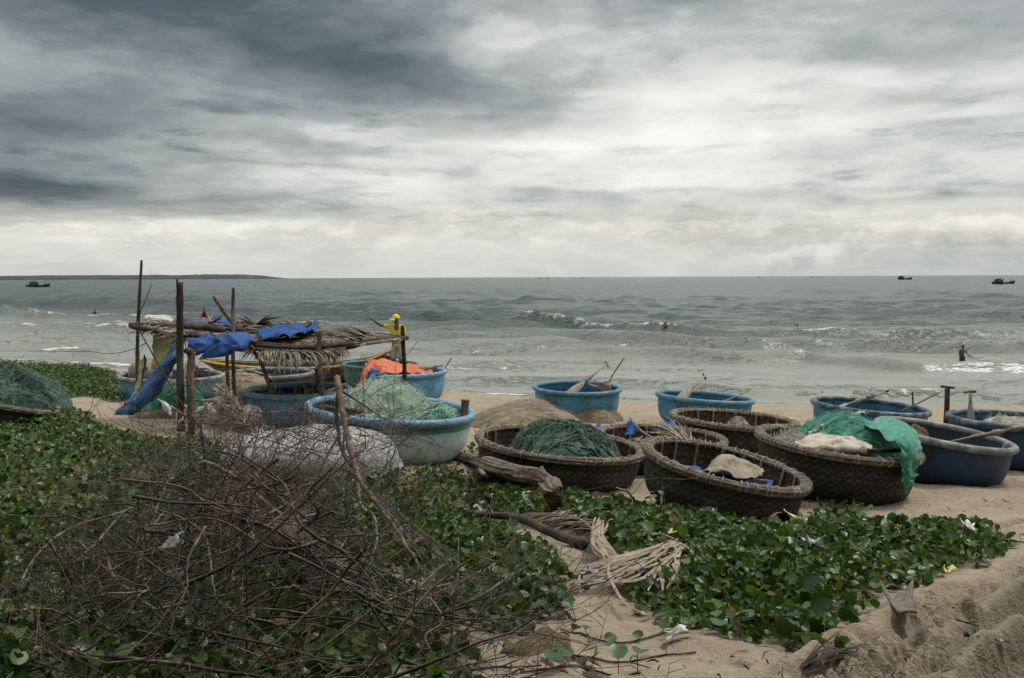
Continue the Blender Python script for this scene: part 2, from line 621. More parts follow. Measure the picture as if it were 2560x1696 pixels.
def sand_material():
    m = bpy.data.materials.new('sand')
    m.use_nodes = True
    nt = m.node_tree
    bs = nt.nodes['Principled BSDF']
    tc = nt.nodes.new('ShaderNodeTexCoord')
    vec = tc.outputs['Object']
    A = lambda n: (lambda a: (setattr(a, 'attribute_name', n), E(nt, a.outputs['Fac']))[1])(nt.nodes.new('ShaderNodeAttribute'))
    wet_dark, green = A('wet_dark'), A('green')
    f = noise(nt, vec, 0.8, 5, .65).step(.3, .7)
    col = mix(nt, f, (.360, .304, .232), (.270, .222, .166))
    f2 = noise(nt, vec, 14, 4, .7).step(.35, .75)
    col = mix(nt, f2 * .5, col, (.225, .170, .115))
    speck = noise(nt, vec, 55, 3, .6).step(.66, .72)
    col = mix(nt, speck * .7, col, (.075, .058, .040))
    lit = noise(nt, vec, 9, 4, .7).step(.58, .68)
    col = mix(nt, lit * .75, col, (.085, .062, .042))
    col = mix(nt, wet_dark * .72, col, (.150, .125, .098))
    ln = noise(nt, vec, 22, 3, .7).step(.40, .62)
    col = mix(nt, green * .85, col, mix(nt, ln, (.030, .027, .016), (.085, .062, .038)))  # litter brown, made darker for the deep shade under the plants
    link(nt, col, bs.inputs['Base Color'])
    link(nt, wet_dark * -.3 + .92, bs.inputs['Roughness'])
    bs.inputs['Specular IOR Level'].default_value = .25
    bn = nt.nodes.new('ShaderNodeBump')
    bn.inputs['Strength'].default_value = .9
    bn.inputs['Distance'].default_value = .045
    h = noise(nt, vec, 9, 5, .72, .3) + noise(nt, vec, 60, 3, .6) * .22
    link(nt, h, bn.inputs['Height'])
    nt.links.new(bn.outputs[0], bs.inputs['Normal'])
    return m


SAND = sand_material()
build_beach()


# ------------------------------------------------------------------ the sea
CRESTS = [  # pixels along a crest, height and foam along it, breadth
    ([(-400, 772), (0, 783), (70, 793), (150, 797), (250, 800), (420, 800), (700, 800)], [.5, .8, .9, .8, .3, .2, .1], [.3, .5, .6, .55, .2, .0, 0], 1.3),
    ([(300, 800), (340, 806), (500, 812), (800, 820), (1000, 822)], [.2, .5, .4, .35, .2], [.3, .8, .75, .7, .5], 1.7),
    ([(-400, 815), (0, 815), (200, 820), (400, 835), (600, 842)], [.3, .35, .35, .3, .2], [.7, .8, .8, .6, .5], 2.4),
    ([(900, 800), (1050, 800), (1130, 803), (1230, 806), (1330, 808), (1500, 818), (1800, 836), (2050, 842), (2140, 844), (2260, 844), (2420, 846), (2800, 850)],
     [.15, .4, .75, .85, .75, .55, .5, .55, .7, .75, .45, .3], [0, .25, .15, .05, .85, .95, .9, .85, .6, .2, .2, .1], 1.4),
    ([(1050, 842), (1300, 848), (1480, 855), (1900, 868), (2200, 873), (2560, 888), (2800, 893)], [.3, .56, .6, .58, .6, .6, .6], [.3, .45, .5, .45, .45, .4, .4], .85),
    ([(1000, 878), (1300, 887), (1600, 892), (1800, 900), (2000, 902), (2150, 915), (2300, 924), (2450, 922), (2560, 925), (2800, 930)],
     [.2, .40, .42, .48, .48, .46, .42, .40, .40, .40], [.15, .25, .25, .2, .2, .25, .3, .3, .3, .25], .75),
    ([(1100, 950), (1250, 958), (1480, 952), (1700, 966), (1900, 985), (2150, 990), (2350, 990), (2600, 1010)], [.12, .18, .16, .19, .17, .22, .24, .22],
     [.1, .15, .2, .2, .1, .1, .5, .5], .55),
    ([(-200, 850), (0, 855), (100, 842), (200, 850), (330, 868)], [.15, .25, .3, .25, .1], [.5, .7, .9, .3, .2], 1.3),
    ([(-200, 885), (100, 880), (180, 878), (260, 895), (400, 905)], [.15, .2, .25, .25, .1], [.3, .6, .9, .2, .6], 1.0),
    ([(-300, 900), (0, 905), (200, 912), (400, 925)], [.1, .12, .12, .1], [.9, 1, 1, .9], 1.0),
    ([(2300, 790), (2440, 806), (2560, 800), (2800, 800)], [.2, .4, .6, .5], [0, 0, .1, .1], 1.6),
    ([(1500, 792), (1700, 795), (1900, 800), (2100, 798)], [.1, .25, .25, .1], [0, .1, 0, 0], 1.6),
    ([(850, 785), (920, 786), (1000, 790)], [.1, .3, .1], [0, 0, 0], 1.3),
    ([(1900, 880), (2060, 886), (2300, 893), (2600, 905)], [.05, .1, .12, .1], [.1, .2, .2, .1], .7),
    ([(1200, 915), (1500, 918), (1800, 928), (2300, 950), (2600, 962)], [.06, .09, .1, .1, .08], [.0, .1, .1, .1, .1], .7),
    ([(1100, 983), (1300, 990), (1640, 1005), (1900, 1016), (2300, 1040), (2600, 1062)], [.05, .06, .06, .06, .06, .06], [.8, .8, .8, .8, .9, .9], .35),
]


def build_sea():
    rows, m = 330, 520
    inv = np.linspace(1 / 25.0, 1 / 900.0, rows)
    Y = np.concatenate([1 / inv, [1100, 1400, 1900, 2800, 4500, 8000, 16000, 40000]])
    u = np.linspace(-1, 1, m)
    YY = np.repeat(Y[:, None], m, 1)
    XX = u[None, :] * YY * .92 + np.sign(u) * (np.abs(u) ** 12)[None, :] * YY * 2
    x, y = XX.ravel(), YY.ravel()
    rnd = np.random.RandomState(5)
    z = np.zeros_like(x)
    off = y - shore_y(x)
    deep = sstep(0, 60, off)
    for i in range(34):
        wl = 1.4 * (14.0 / 1.4) ** rnd.rand()
        th = rnd.normal(0.05, .55)
        k = 2 * math.pi / wl
        kx, ky = k * math.sin(th), k * math.cos(th)
        ph = kx * x + ky * y + rnd.rand() * 7
        a = .0165 * wl ** .8
        fade = sstep(wl * 170, wl * 60, y)
        z += a * (1 - np.abs(np.sin(ph / 2)) * 2 + .3) * fade
    chop = vnoise(x * .05, y * .03, 4.) * .5 + .8
    z *= (.22 + .78 * deep) * chop
    foam = np.zeros_like(x)
    for pts, hh, ff, br in CRESTS:
        P = np.array([sea_hit(*p)[:2] for p in pts])
        o = np.argsort(P[:, 0]); P = P[o]
        hh = np.array(hh)[o]; ff = np.array(ff)[o]
        xi = P[:, 0]
        yc = np.interp(x, xi, P[:, 1]) + .9 * br * vnoise(x * .22, br * 7.7, 1.1) + .14 * br * vnoise(x * .7, br * 3.1, 8.)
        end = sstep(xi[0] - 1, xi[0] + 2.5, x) * sstep(xi[-1] + 1, xi[-1] - 2.5, x)
        h = np.interp(x, xi, hh) * end * (1 + .25 * vnoise(x * .6, br * 5., 3.))
        fo = np.interp(x, xi, ff) * end * .80
        s = (y - yc) / br                                   # + is out to sea
        prof = np.where(s < 0, np.exp(-(s / .55) ** 2), np.exp(-(s / 1.9) ** 2))
        z += h * prof
        z -= .25 * h * np.exp(-((s + 1.5) / .8) ** 2)
        rag = .60 * fbm(x * .7, y * .7, br, 4) + .40 * vnoise(x * .22, br, 2.)
        body = np.exp(-((s - .1) / .62) ** 2) * fo * 1.0
        lace = np.where(s > 0, np.exp(-s / 3.2), np.exp(np.minimum(s, 0) / 1.5)) * fo * .62
        foam = np.maximum(foam, np.clip(np.maximum(body, lace) + rag * fo, 0, 1.1))
        z += .12 * h * fbm(x * 2.2, y * 2.2, 2., 3) * body
    surf = sstep(75, 30, off) * .52 * np.clip(.4 + 1.1 * fbm(x * .12, y * .35, 6., 4), 0, 1)
    foam = np.maximum(foam, surf * sstep(-2, 3, off))
    edge = np.exp(-((off - .2 + .8 * vnoise(x * .4, 0 * x, 5.)) / .45) ** 2) * .5
    foam = np.maximum(foam, edge)
    o = mesh_obj('sea', np.stack([x, y, z], 1), grid_faces(len(Y), m), WATER, attrs={'foam': np.clip(foam, 0, 1), 'shallow': sstep(62, 6, off)})
    tag(o, 'grey green sea with small breaking waves', kind='structure')


def water_material():
    m = bpy.data.materials.new('sea_water')
    m.use_nodes = True
    nt = m.node_tree
    bs = nt.nodes['Principled BSDF']
    tc = nt.nodes.new('ShaderNodeTexCoord')
    vec = tc.outputs['Object']
    A = lambda n: (lambda a: (setattr(a, 'attribute_name', n), E(nt, a.outputs['Fac']))[1])(nt.nodes.new('ShaderNodeAttribute'))
    foam, shal = A('foam'), A('shallow')
    n1 = noise(nt, vec, 1.6, 6, .68, .4)
    mp = nt.nodes.new('ShaderNodeMapping')
    mp.inputs['Scale'].default_value = (.35, 1.4, 1)
    nt.links.new(vec, mp.inputs[0])
    n2 = noise(nt, mp.outputs[0], .9, 5, .68, .3)
    f = ((foam * 1.25 + (n1 - .5) * 1.5 + (n2 - .5) * .9) - .42).step(.0, .42) * foam.step(.02, .18)
    base = mix(nt, shal, (.034, .058, .060), (.205, .220, .200))  # light near shore tint: shallow water plus the bright sky it mirrors
    col = mix(nt, f * .72, base, (.64, .65, .61))
    link(nt, col, bs.inputs['Base Color'])
    link(nt, f * .5 + shal * .07 + .23, bs.inputs['Roughness'])
    bs.inputs['IOR'].default_value = 1.33
    bs.inputs['Specular IOR Level'].default_value = .5
    mp2 = nt.nodes.new('ShaderNodeMapping')
    mp2.inputs['Scale'].default_value = (.42, 1.3, 1)
    nt.links.new(vec, mp2.inputs[0])
    rid = lambda sc, dt: ((noise(nt, mp2.outputs[0], sc, dt, .6, .25) - .5).abs() * -2.2 + 1.0)   # sharp little crests
    hgt = rid(.34, 5) * .55 + rid(1.1, 4) * .30 + noise(nt, mp2.outputs[0], 3.2, 3, .6) * .16
    bn = nt.nodes.new('ShaderNodeBump')
    bn.inputs['Strength'].default_value = 1.0
    bn.inputs['Distance'].default_value = 1.0
    link(nt, hgt * (shal * -.86 + 1.0) + f * .25, bn.inputs['Height'])
    nt.links.new(bn.outputs[0], bs.inputs['Normal'])
    return m


WATER = water_material()
build_sea()


def build_headland():
    nx, ny = 260, 22
    x = np.linspace(-9000, -1450, nx)
    v = np.linspace(0, 1, ny)
    X = np.repeat(x[None, :], ny, 0)
    Yb = 5400 + 500 * v
    Yg = np.repeat(Yb[:, None], nx, 1) + 60 * vnoise(X * .004, 0 * X, 3.)
    prof = np.sin(np.clip(v, 0, 1) * math.pi)[:, None] ** .55
    h = np.interp(x, [-9000, -5000, -3300, -2900, -2200, -1750, -1600, -1450], [36, 34, 27, 29, 27, 29, 22, 0])
    z = prof * h[None, :] * (1 + .06 * vnoise(X * .004, Yg * .01, 1.)) + prof * 4.5 * fbm(X * .03, Yg * .03, 2., 3) * sstep(-1450, -1700, X)
    o = mesh_obj('headland', np.stack([X, Yg, np.maximum(z, -.5)], -1), grid_faces(ny, nx),
                 material('hazed_headland_scrub', (.030, .044, .052), (.050, .066, .074), .012, .95, c3=(.22, .23, .23), scale3=.05, amount3=.12))  # distant haze painted into the scrub's slate blue
    tag(o, 'low dark wooded headland on the left horizon', kind='structure')


build_headland()


def build_shade_trees():
    """unseen trees added behind and over the viewer: they keep the low sky off the near sand"""
    rs = np.random.RandomState(77)
    n = 17000
    x = rs.uniform(-26, 26, n)
    y = 1.9 - rs.rand(n) ** .85 * 17.5
    top = 9.5 + 2.5 * vnoise(x * .25, y * .1, 1.) + 1.5 * vnoise(x * .9, y * .5, 3.)
    z = ground_base(x, y) + np.where(y > -8, 4.2 + (top - 4.2) * rs.rand(n), top * rs.rand(n) ** .8)
    s = rs.uniform(.5, .95, n)
    a = rs.normal(0, 1, (n, 3)); a /= np.linalg.norm(a, axis=1, keepdims=True)
    b = np.cross(a, rs.normal(0, 1, (n, 3))); b /= np.linalg.norm(b, axis=1, keepdims=True)
    c = np.stack([x, y, z], 1)
    P = np.stack([c - a * s[:, None], c + b * s[:, None] * .5, c + a * s[:, None], c - b * s[:, None] * .5], 1)
    o = mesh_obj('wood', P.reshape(-1, 3), np.arange(n * 4).reshape(-1, 4), material('shade_tree_leaves', (.030, .060, .024), (.050, .085, .035), 2, .7))  # out of view, added only to darken the foreground
    tag(o, 'unseen belt of trees added behind the viewer to shade the near sand', 'trees', kind='stuff')


build_shade_trees()


# ------------------------------------------------------------------ materials of the things
rng = random.Random(11)


def paint_hull(name, c, c_low, stain, rough=.5, band=None):
    """old boat paint: faded towards the keel, scratched, with rust and tar runs"""
    m = material(name, c, tuple(v * .72 for v in c), 2.2, rough, .35, 30, c3=stain, scale3=2.6, amount3=.42, spec=.4)
    nt = m.node_tree
    bs = nt.nodes['Principled BSDF']
    old = bs.inputs['Base Color'].links[0].from_socket
    tc = nt.nodes.new('ShaderNodeTexCoord')
    sep = nt.nodes.new('ShaderNodeSeparateXYZ')
    nt.links.new(tc.outputs['Object'], sep.inputs[0])
    z = E(nt, sep.outputs[2])
    n = noise(nt, tc.outputs['Object'], 5, 6, .7) - .5
    if band:
        zb, cb = band
        edge = (z + n * .03).step(zb - .012, zb + .012)
        old = mix(nt, edge, cb, old)
    worn = (z * -1.0 + n * .5 + .10).step(-.08, .20)
    col = mix(nt, worn * .8, old, c_low)
    mp = nt.nodes.new('ShaderNodeMapping')
    mp.inputs['Scale'].default_value = (9, 9, .9)
    nt.links.new(tc.outputs['Object'], mp.inputs[0])
    runs = noise(nt, mp.outputs[0], 1.3, 5, .7).step(.56, .70)
    col = mix(nt, runs * .75, col, stain)
    sp = noise(nt, tc.outputs['Object'], 16, 6, .75).step(.58, .66)
    col = mix(nt, sp * .65, col, tuple(min(1, v * 1.5 + .07) for v in c))
    dirt = (z * -1.0 + n * .22 + .05).step(-.06, .06)
    col = mix(nt, dirt * .8, col, (.24, .19, .135))
    nt.links.new(col, bs.inputs['Base Color'])
    return m


BLUE = paint_hull('sky_blue_paint', (.068, .270, .410), (.16, .30, .36), (.060, .085, .085))
BLUE_B = paint_hull('light_blue_paint', (.120, .345, .560), (.24, .42, .52), (.070, .130, .170))
BLUE_E = paint_hull('shelter_blue_paint', (.120, .390, .620), (.20, .42, .56), (.09, .20, .28))
BLUE_C = paint_hull('teal_blue_paint', (.078, .270, .380), (.17, .28, .32), (.050, .075, .080))
BLUE_D = paint_hull('bright_blue_paint', (.050, .245, .440), (.20, .34, .40), (.050, .070, .080))
NAVY = paint_hull('navy_paint', (.010, .044, .125), (.012, .018, .030), (.014, .018, .024))
NAVY_B = paint_hull('deep_blue_paint', (.016, .052, .120), (.012, .022, .036), (.016, .020, .028))
TEAL = paint_hull('teal_green_paint', (.055, .165, .160), (.10, .15, .15), (.040, .055, .050))
TARRED = paint_hull('tarred_hull', (.030, .034, .036), (.05, .05, .045), (.015, .015, .014), .6)
SEAGREEN = paint_hull('green_over_white_paint', (.040, .220, .170), (.34, .42, .44), (.12, .19, .19), .45, (.58, (.43, .56, .58)))
WHITEHULL = material('white_worn_hull', (.35, .35, .355), (.22, .22, .235), 5, .6, .4, 60, c3=(.25, .22, .185), scale3=18, amount3=.32)
RIMBLUE = material('rim_blue_paint', (.070, .225, .350), (.040, .135, .215), 5, .5, .4, 40, c3=(.16, .21, .23), scale3=7, amount3=.5)
RIMLIGHT = material('rim_light_blue_paint', (.155, .300, .440), (.090, .195, .300), 5, .45, .3, 40, c3=(.28, .36, .40), scale3=8, amount3=.4)
RIMNAVY = material('rim_navy_paint', (.030, .075, .120), (.018, .034, .055), 5, .5, .5, 40, c3=(.17, .19, .20), scale3=6, amount3=.55)
RIMGREY = material('rim_grey_paint', (.155, .190, .200), (.09, .11, .12), 5, .55, .5, 40, c3=(.30, .32, .32), scale3=7, amount3=.5)
INSIDE = material('dark_inside', (.022, .034, .042), (.040, .050, .055), 6, .7, .4, 30)
INBLUE = material('blue_inside', (.045, .150, .270), (.030, .095, .170), 4, .6, .4, 40, c3=(.05, .06, .06), scale3=4, amount3=.5)
INTEAL = material('teal_inside', (.050, .130, .125), (.030, .08, .085), 4, .6, .4, 40)
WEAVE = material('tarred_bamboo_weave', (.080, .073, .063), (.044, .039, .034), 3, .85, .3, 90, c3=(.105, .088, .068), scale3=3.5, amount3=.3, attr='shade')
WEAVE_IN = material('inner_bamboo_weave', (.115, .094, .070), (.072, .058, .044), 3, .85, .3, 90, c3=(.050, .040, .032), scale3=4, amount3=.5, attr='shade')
BAMBOO = material('weathered_bamboo', (.145, .116, .087), (.075, .058, .044), 12, .75, .6, 60, stretch=(1, 1, 3), c3=(.30, .255, .20), scale3=9, amount3=.45)
RIBWOOD = material('split_bamboo_rib', (.27, .215, .155), (.17, .130, .092), 10, .75, .4, 40)
TWINE = material('nylon_lashing', (.46, .42, .36), (.28, .255, .215), 20, .7)
OLDWOOD = material('grey_weathered_wood', (.240, .200, .160), (.150, .122, .098), 7, .85, .7, 40, stretch=(1, 1, .25), c3=(.34, .295, .245), scale3=6, amount3=.4)
PALEWOOD = material('pale_paddle_wood', (.36, .31, .25), (.25, .210, .165), 8, .8, .5, 50, stretch=(1, 1, .3), c3=(.16, .13, .10), scale3=5, amount3=.4)
DARKWOOD = material('dark_post_wood', (.050, .038, .031), (.026, .020, .017), 9, .85, .9, 45, stretch=(1, 1, .2), c3=(.11, .085, .066), scale3=6, amount3=.4)
BROWNWOOD = material('brown_pole_wood', (.140, .098, .068), (.075, .052, .038), 9, .8, .7, 45, stretch=(1, 1, .2), c3=(.27, .20, .14), scale3=6, amount3=.4)
BARK = material('dead_bark', (.100, .082, .072), (.052, .042, .037), 16, .9, .9, 70, c3=(.19, .165, .14), scale3=9, amount3=.4)
BARK_B = material('pale_dead_bark', (.18, .150, .122), (.105, .086, .070), 16, .88, .8, 70, c3=(.33, .28, .22), scale3=9, amount3=.4)
BARK_D = material('dark_dead_bark', (.062, .046, .040), (.034, .026, .023), 16, .9, .8, 70)
TWIG = material('dry_twig', (.080, .065, .056), (.038, .030, .027), 5, .9, c3=(.27, .215, .165), scale3=3.0, amount3=.45)
LOGWOOD = material('driftwood_log', (.215, .178, .142), (.120, .096, .076), 6, .9, 1.0, 26, stretch=(.35, 2, 2), c3=(.33, .285, .235), scale3=4, amount3=.45, dist=.02)
TARP = material('blue_tarpaulin', (.018, .060, .215), (.030, .082, .265), 3, .65, .5, 90, c3=(.06, .13, .33), scale3=12, amount3=.2, spec=.15)
TARP_D = material('dark_blue_netting', (.020, .055, .135), (.030, .085, .200), 7, .7, .7, 60, c3=(.13, .19, .27), scale3=14, amount3=.35)
TARP_O = material('orange_tarpaulin', (.52, .135, .060), (.42, .100, .045), 4, .6, .4, 60, c3=(.62, .26, .15), scale3=6, amount3=.35)
TARP_Y = material('yellow_green_net', (.26, .25, .10), (.16, .165, .085), 6, .8, .5, 70, c3=(.36, .31, .05), scale3=4, amount3=.45)
SACK = material('grey_sack_cloth', (.50, .46, .39), (.36, .325, .27), 5, .85, .5, 60, c3=(.20, .175, .14), scale3=5, amount3=.45)
CANVAS = material('dirty_canvas', (.33, .285, .225), (.23, .195, .155), 6, .9, .6, 60, c3=(.12, .10, .08), scale3=5, amount3=.45)
WHITEP = material('white_plastic', (.72, .72, .70), (.60, .60, .58), 6, .4, .3, 40, c3=(.36, .34, .30), scale3=7, amount3=.3)
PINKISH = material('stained_white_sack', (.68, .64, .64), (.55, .47, .47), 5, .6, .4, 40, c3=(.30, .25, .22), scale3=6, amount3=.35)
PALM = material('dry_palm_leaf', (.175, .146, .112), (.070, .057, .044), 9, .85, .4, 40, c3=(.34, .29, .225), scale3=5, amount3=.42)
PALM_L = material('pale_dry_palm_leaf', (.32, .265, .205), (.19, .152, .116), 9, .8, .4, 40, c3=(.43, .365, .29), scale3=5, amount3=.4)
FIBRE = material('coconut_fibre', (.130, .090, .058), (.070, .048, .032), 30, .95, 1.0, 110, c3=(.225, .160, .105), scale3=24, amount3=.4, dist=.01)
BLACKW = material('charred_plank', (.026, .029, .034), (.045, .048, .054), 12, .7, .8, 60, stretch=(.2, 1, 1))
RED = material('red_flag', (.34, .030, .030), (.25, .022, .024), 6, .8)
IRON = material('dark_iron', (.035, .032, .032), (.065, .050, .042), 20, .6, .4, 60)
ROPE = material('green_rope', (.060, .28, .20), (.045, .20, .15), 20, .8)
SKIN = material('tanned_skin', (.115, .058, .036), (.095, .046, .029), 8, .6)
HAIRB = material('black_hair', (.012, .010, .009), (.02, .017, .015), 12, .6)


def net_material(name, c1, c2, c3, alpha=1.0):
    m = material(name, c1, c2, 7, .85, .9, 55, stretch=(1, 1, 1), c3=c3, scale3=10, amount3=.45, sheen=.35, dist=.012)
    return m


NET_GREEN = net_material('dark_green_net', (.042, .112, .080), (.020, .052, .038), (.105, .175, .130))
NET_PALE = net_material('pale_green_net', (.46, .60, .49), (.32, .47, .37), (.56, .66, .56))
NET_EMERALD = net_material('emerald_net', (.026, .265, .178), (.018, .175, .120), (.085, .36, .26))
NET_SAND = net_material('sand_brown_net', (.245, .192, .128), (.170, .130, .085), (.32, .26, .18))
NET_BROWN = net_material('brown_net', (.185, .136, .085), (.120, .086, .055), (.25, .185, .12))
NET_MESS = net_material('faded_green_net', (.035, .098, .072), (.018, .044, .036), (.095, .175, .132))
NET_WHITE = net_material('whitish_net', (.42, .41, .34), (.30, .29, .24), (.50, .48, .40))


# ------------------------------------------------------------------ round boats
BOATS = {}


def hull_profile(Rr, H, n=16):
    """outer side of a round bowl: flat-ish floor, tight bilge, nearly upright wall"""
    key = [(0, .012), (.35, .0), (.62, .03), (.80, .12), (.91, .28), (.965, .50), (.985, .75), (.992, 1.0)]
    L = smooth_line([(a * Rr, 0, b * H) for a, b in key], 4)
    return [(max(p[0], 0), max(p[2], 0)) for p in L]


def ringwall(prof, segs, oval, phase):
    th = np.linspace(0, 2 * math.pi, segs, endpoint=False)
    fr = 1 + oval * np.cos(2 * (th - phase)) + oval * .35 * np.cos(3 * th + 1.3)
    p = np.array(prof)
    X = p[:, :1] * (np.cos(th) * fr)[None, :]
    Y = p[:, :1] * (np.sin(th) * fr)[None, :]
    Z = np.repeat(p[:, 1:2], segs, 1)
    return np.stack([X, Y, Z], -1).reshape(-1, 3), grid_faces(len(p), segs, True), th, fr


def spot(pl, pr, pb, rim):
    """place a boat: pixels of its left and right rim, of its base centre and its rim centre"""
    pc = (pl + pr) / 2
    g = hit(pc, pb)
    Rr = (pr - pl) / 2 / F * g.y
    top = at(pc, rim, g.y)
    H = max(top.z - g.z, .35)
    return Vector((g.x, g.y, g.z)), Rr, H


def rim_ring(Rr, H, r_t, oval, phase, segs=96, sides=10):
    th = [2 * math.pi * i / segs for i in range(segs)]
    pts = []
    for t in th:
        fr = 1 + oval * math.cos(2 * (t - phase)) + oval * .35 * math.cos(3 * t + 1.3)
        pts.append((Rr * fr * math.cos(t), Rr * fr * math.sin(t), H))
    return MB().tube(pts, r_t, sides, closed=True)


def painted_boat(key, label, px, hullm, rimm, inm, tilt=(0, 0), rz=0.0, oval=0.0, phase=0.0, r_t=.045, ribs=0, sink=.05, group='round painted boats on the beach'):
    base, Rr, H = spot(*px)
    Rr -= r_t * .8
    rot = (tilt[0], tilt[1], 0)
    base = base + Vector((-H * math.sin(tilt[1]), H * math.sin(tilt[0]), 0))
    root = empty('round_boat', base - Vector((0, 0, sink)), label, 'boat', group, rot)
    H += sink
    prof = hull_profile(Rr, H)
    v, f, th, fr = ringwall(prof, 96, oval, phase)
    mesh_obj('hull', v, f, hullm, root)
    ip = [(max(r - .028, 0), z + .03) for r, z in prof[:-1]] + [(prof[-1][0] - .028, H)]
    v, f, _, _ = ringwall(ip, 72, oval, phase)
    mesh_obj('inner_lining', v, f[:, ::-1], inm, root)
    rim_ring(Rr, H, r_t, oval, phase).build('rim', rimm, root)
    for k in range(ribs):
        a = 2 * math.pi * (k + .3) / ribs
        q = 1 + oval * math.cos(2 * (a - phase)) + oval * .35 * math.cos(3 * a + 1.3)
        pts = [Vector((r * q * math.cos(a), r * q * math.sin(a), z)) for r, z in ip[9:]]
        MB().tube([p * .985 for p in pts], .018, 5).build('rib', inm, root)
    if ribs:
        # a plank seat inside the bowl
        MB().box((0, Rr * .15, H * .62), (Rr * 1.7, .16, .03)).build('seat', OLDWOOD, root)
    bpy.context.view_layer.update()
    BOATS[key] = (root, Rr, H)
    return root


def into(key, u, v, h):
    """a point in a boat: u to the right, v away (in radii), h in wall heights"""
    root, Rr, H = BOATS[key]
    return root.matrix_world @ Vector((u * Rr, v * Rr, h * H))


def basket_boat(key, label, px, tilt=(0, 0), oval=0.0, phase=0.0, r_t=.048, sink=.05, lash=54, ribs=16, cols=230, rows=25, fine=True):
    base, Rr, H = spot(*px)
    Rr -= r_t
    base = base + Vector((-H * math.sin(tilt[1]), H * math.sin(tilt[0]), 0))
    root = empty('basket_boat', base - Vector((0, 0, sink)), label, 'boat', 'woven bamboo basket boats', (tilt[0], tilt[1], rng.uniform(-.3, .3)))
    H += sink
    prof = np.array(hull_profile(Rr, H))
    s = np.concatenate([[0], np.cumsum(np.hypot(*np.diff(prof, axis=0).T))])
    step = 3
    nv, nu = rows * step, cols * 2
    s0 = s[-1] * .26
    sv = np.concatenate([np.linspace(0, s0, 6)[:-1], np.linspace(s0, s[-1], nv)])
    r_, z_ = np.interp(sv, s, prof[:, 0]), np.interp(sv, s, prof[:, 1])
    v, f, th, fr = ringwall(np.stack([r_, z_], 1), nu, oval, phase)
    J = (sv / (s[-1] - s0) * rows)[:, None] + .12 * vnoise(th[None, :] * 6, sv[:, None] * 3, 1.)
    I = np.repeat((th / (2 * math.pi) * cols)[None, :], len(sv), 0) + .2 * vnoise(th[None, :] * 3, sv[:, None] * 6, 2.)
    ci, cj = np.floor(I), np.floor(J)
    over = ((ci + cj * 2) % 4) < 2
    fi, fj = I - ci, J - cj
    h = np.where(over, np.sin(math.pi * fj) * (.55 + .45 * np.sin(math.pi * np.clip(fi, 0, 1))), .35 * np.sin(math.pi * fi))
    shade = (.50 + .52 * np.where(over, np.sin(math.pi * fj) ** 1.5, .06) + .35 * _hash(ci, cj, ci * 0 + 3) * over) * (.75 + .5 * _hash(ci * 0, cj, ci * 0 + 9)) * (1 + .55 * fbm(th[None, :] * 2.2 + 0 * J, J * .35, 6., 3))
    amp = .009
    nrm = np.stack([np.cos(th), np.sin(th), 0 * th], -1)
    disp = (h * amp)[:, :, None] * nrm[None]
    v = v.reshape(len(sv), nu, 3)
    v2 = v + disp
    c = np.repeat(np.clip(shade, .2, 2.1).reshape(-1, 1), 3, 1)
    mesh_obj('hull', v2.reshape(-1, 3), f, WEAVE, root, attrs={'shade': c})
    v3 = v - disp - nrm[None] * .016
    v3[:, :, 2] += .012
    v3[-1, :, 2] = H
    rr_ = np.unique(np.concatenate([np.arange(0, len(sv), 2), [len(sv) - 1]]))
    v3 = v3[rr_]
    c3_ = c.reshape(len(sv), nu, 3)[rr_].reshape(-1, 3)
    mesh_obj('inner_lining', v3.reshape(-1, 3), grid_faces(len(rr_), nu, True)[:, ::-1], WEAVE_IN, root, attrs={'shade': c3_})

    def ring(a, off):
        q = 1 + oval * math.cos(2 * (a - phase)) + oval * .35 * math.cos(3 * a + 1.3)
        return Vector(((Rr * q + off[0]) * math.cos(a), (Rr * q + off[0]) * math.sin(a), H + off[1]))
    # the rim is a bundle of split bamboo hoops held by lashings
    for (dr, dz, rr) in ((r_t * .62, 0, .026), (-r_t * .62, .0, .026), (r_t * .22, r_t * .40, .020), (-r_t * .25, r_t * .42, .020), (r_t * .75, -r_t * .62, .018), (0, -.004, .024)):
        w = rng.random() * 6
        pts = [ring(2 * math.pi * i / 84, (dr + .004 * math.sin(5 * i * .21 + w), dz + .004 * math.sin(i * .33 + w))) for i in range(84)]
        MB().tube(pts, rr, 6, closed=True).build('rim_hoop', BAMBOO, root)
    loop = None
    for k in range(lash):
        a = 2 * math.pi * (k + .75 * rng.random()) / lash
        if k and rng.random() < .12:
            continue
        if loop is None:
            pts = [(r_t * 1.26 * math.cos(t) * (1.0), .006 * math.sin(t * .5 + 1), r_t * 1.12 * math.sin(t) - .002) for t in [2 * math.pi * i / 12 for i in range(12)]]
            o = MB().tube(pts, .0052, 4, closed=True).build('lashing', TWINE, root)
            loop = o
        else:
            o = loop.copy()
            COL.objects.link(o)
        q = ring(a, (0, 0))
        o.location = q
        o.rotation_euler = (rng.uniform(-.05, .05), rng.uniform(-.1, .1), a + rng.uniform(-.16, .16))
    for k in range(ribs):
        a = 2 * math.pi * (k + .4 * rng.random()) / ribs
        q = 1 + oval * math.cos(2 * (a - phase)) + oval * .35 * math.cos(3 * a + 1.3)
        pts = [Vector(((r - .045) * q * math.cos(a), (r - .045) * q * math.sin(a), z + .02)) for r, z in prof[12:]]
        MB().tube(pts, .021, 5, flat=.5).build('rib', RIBWOOD, root)
    bpy.context.view_layer.update()
    BOATS[key] = (root, Rr, H)
    return root


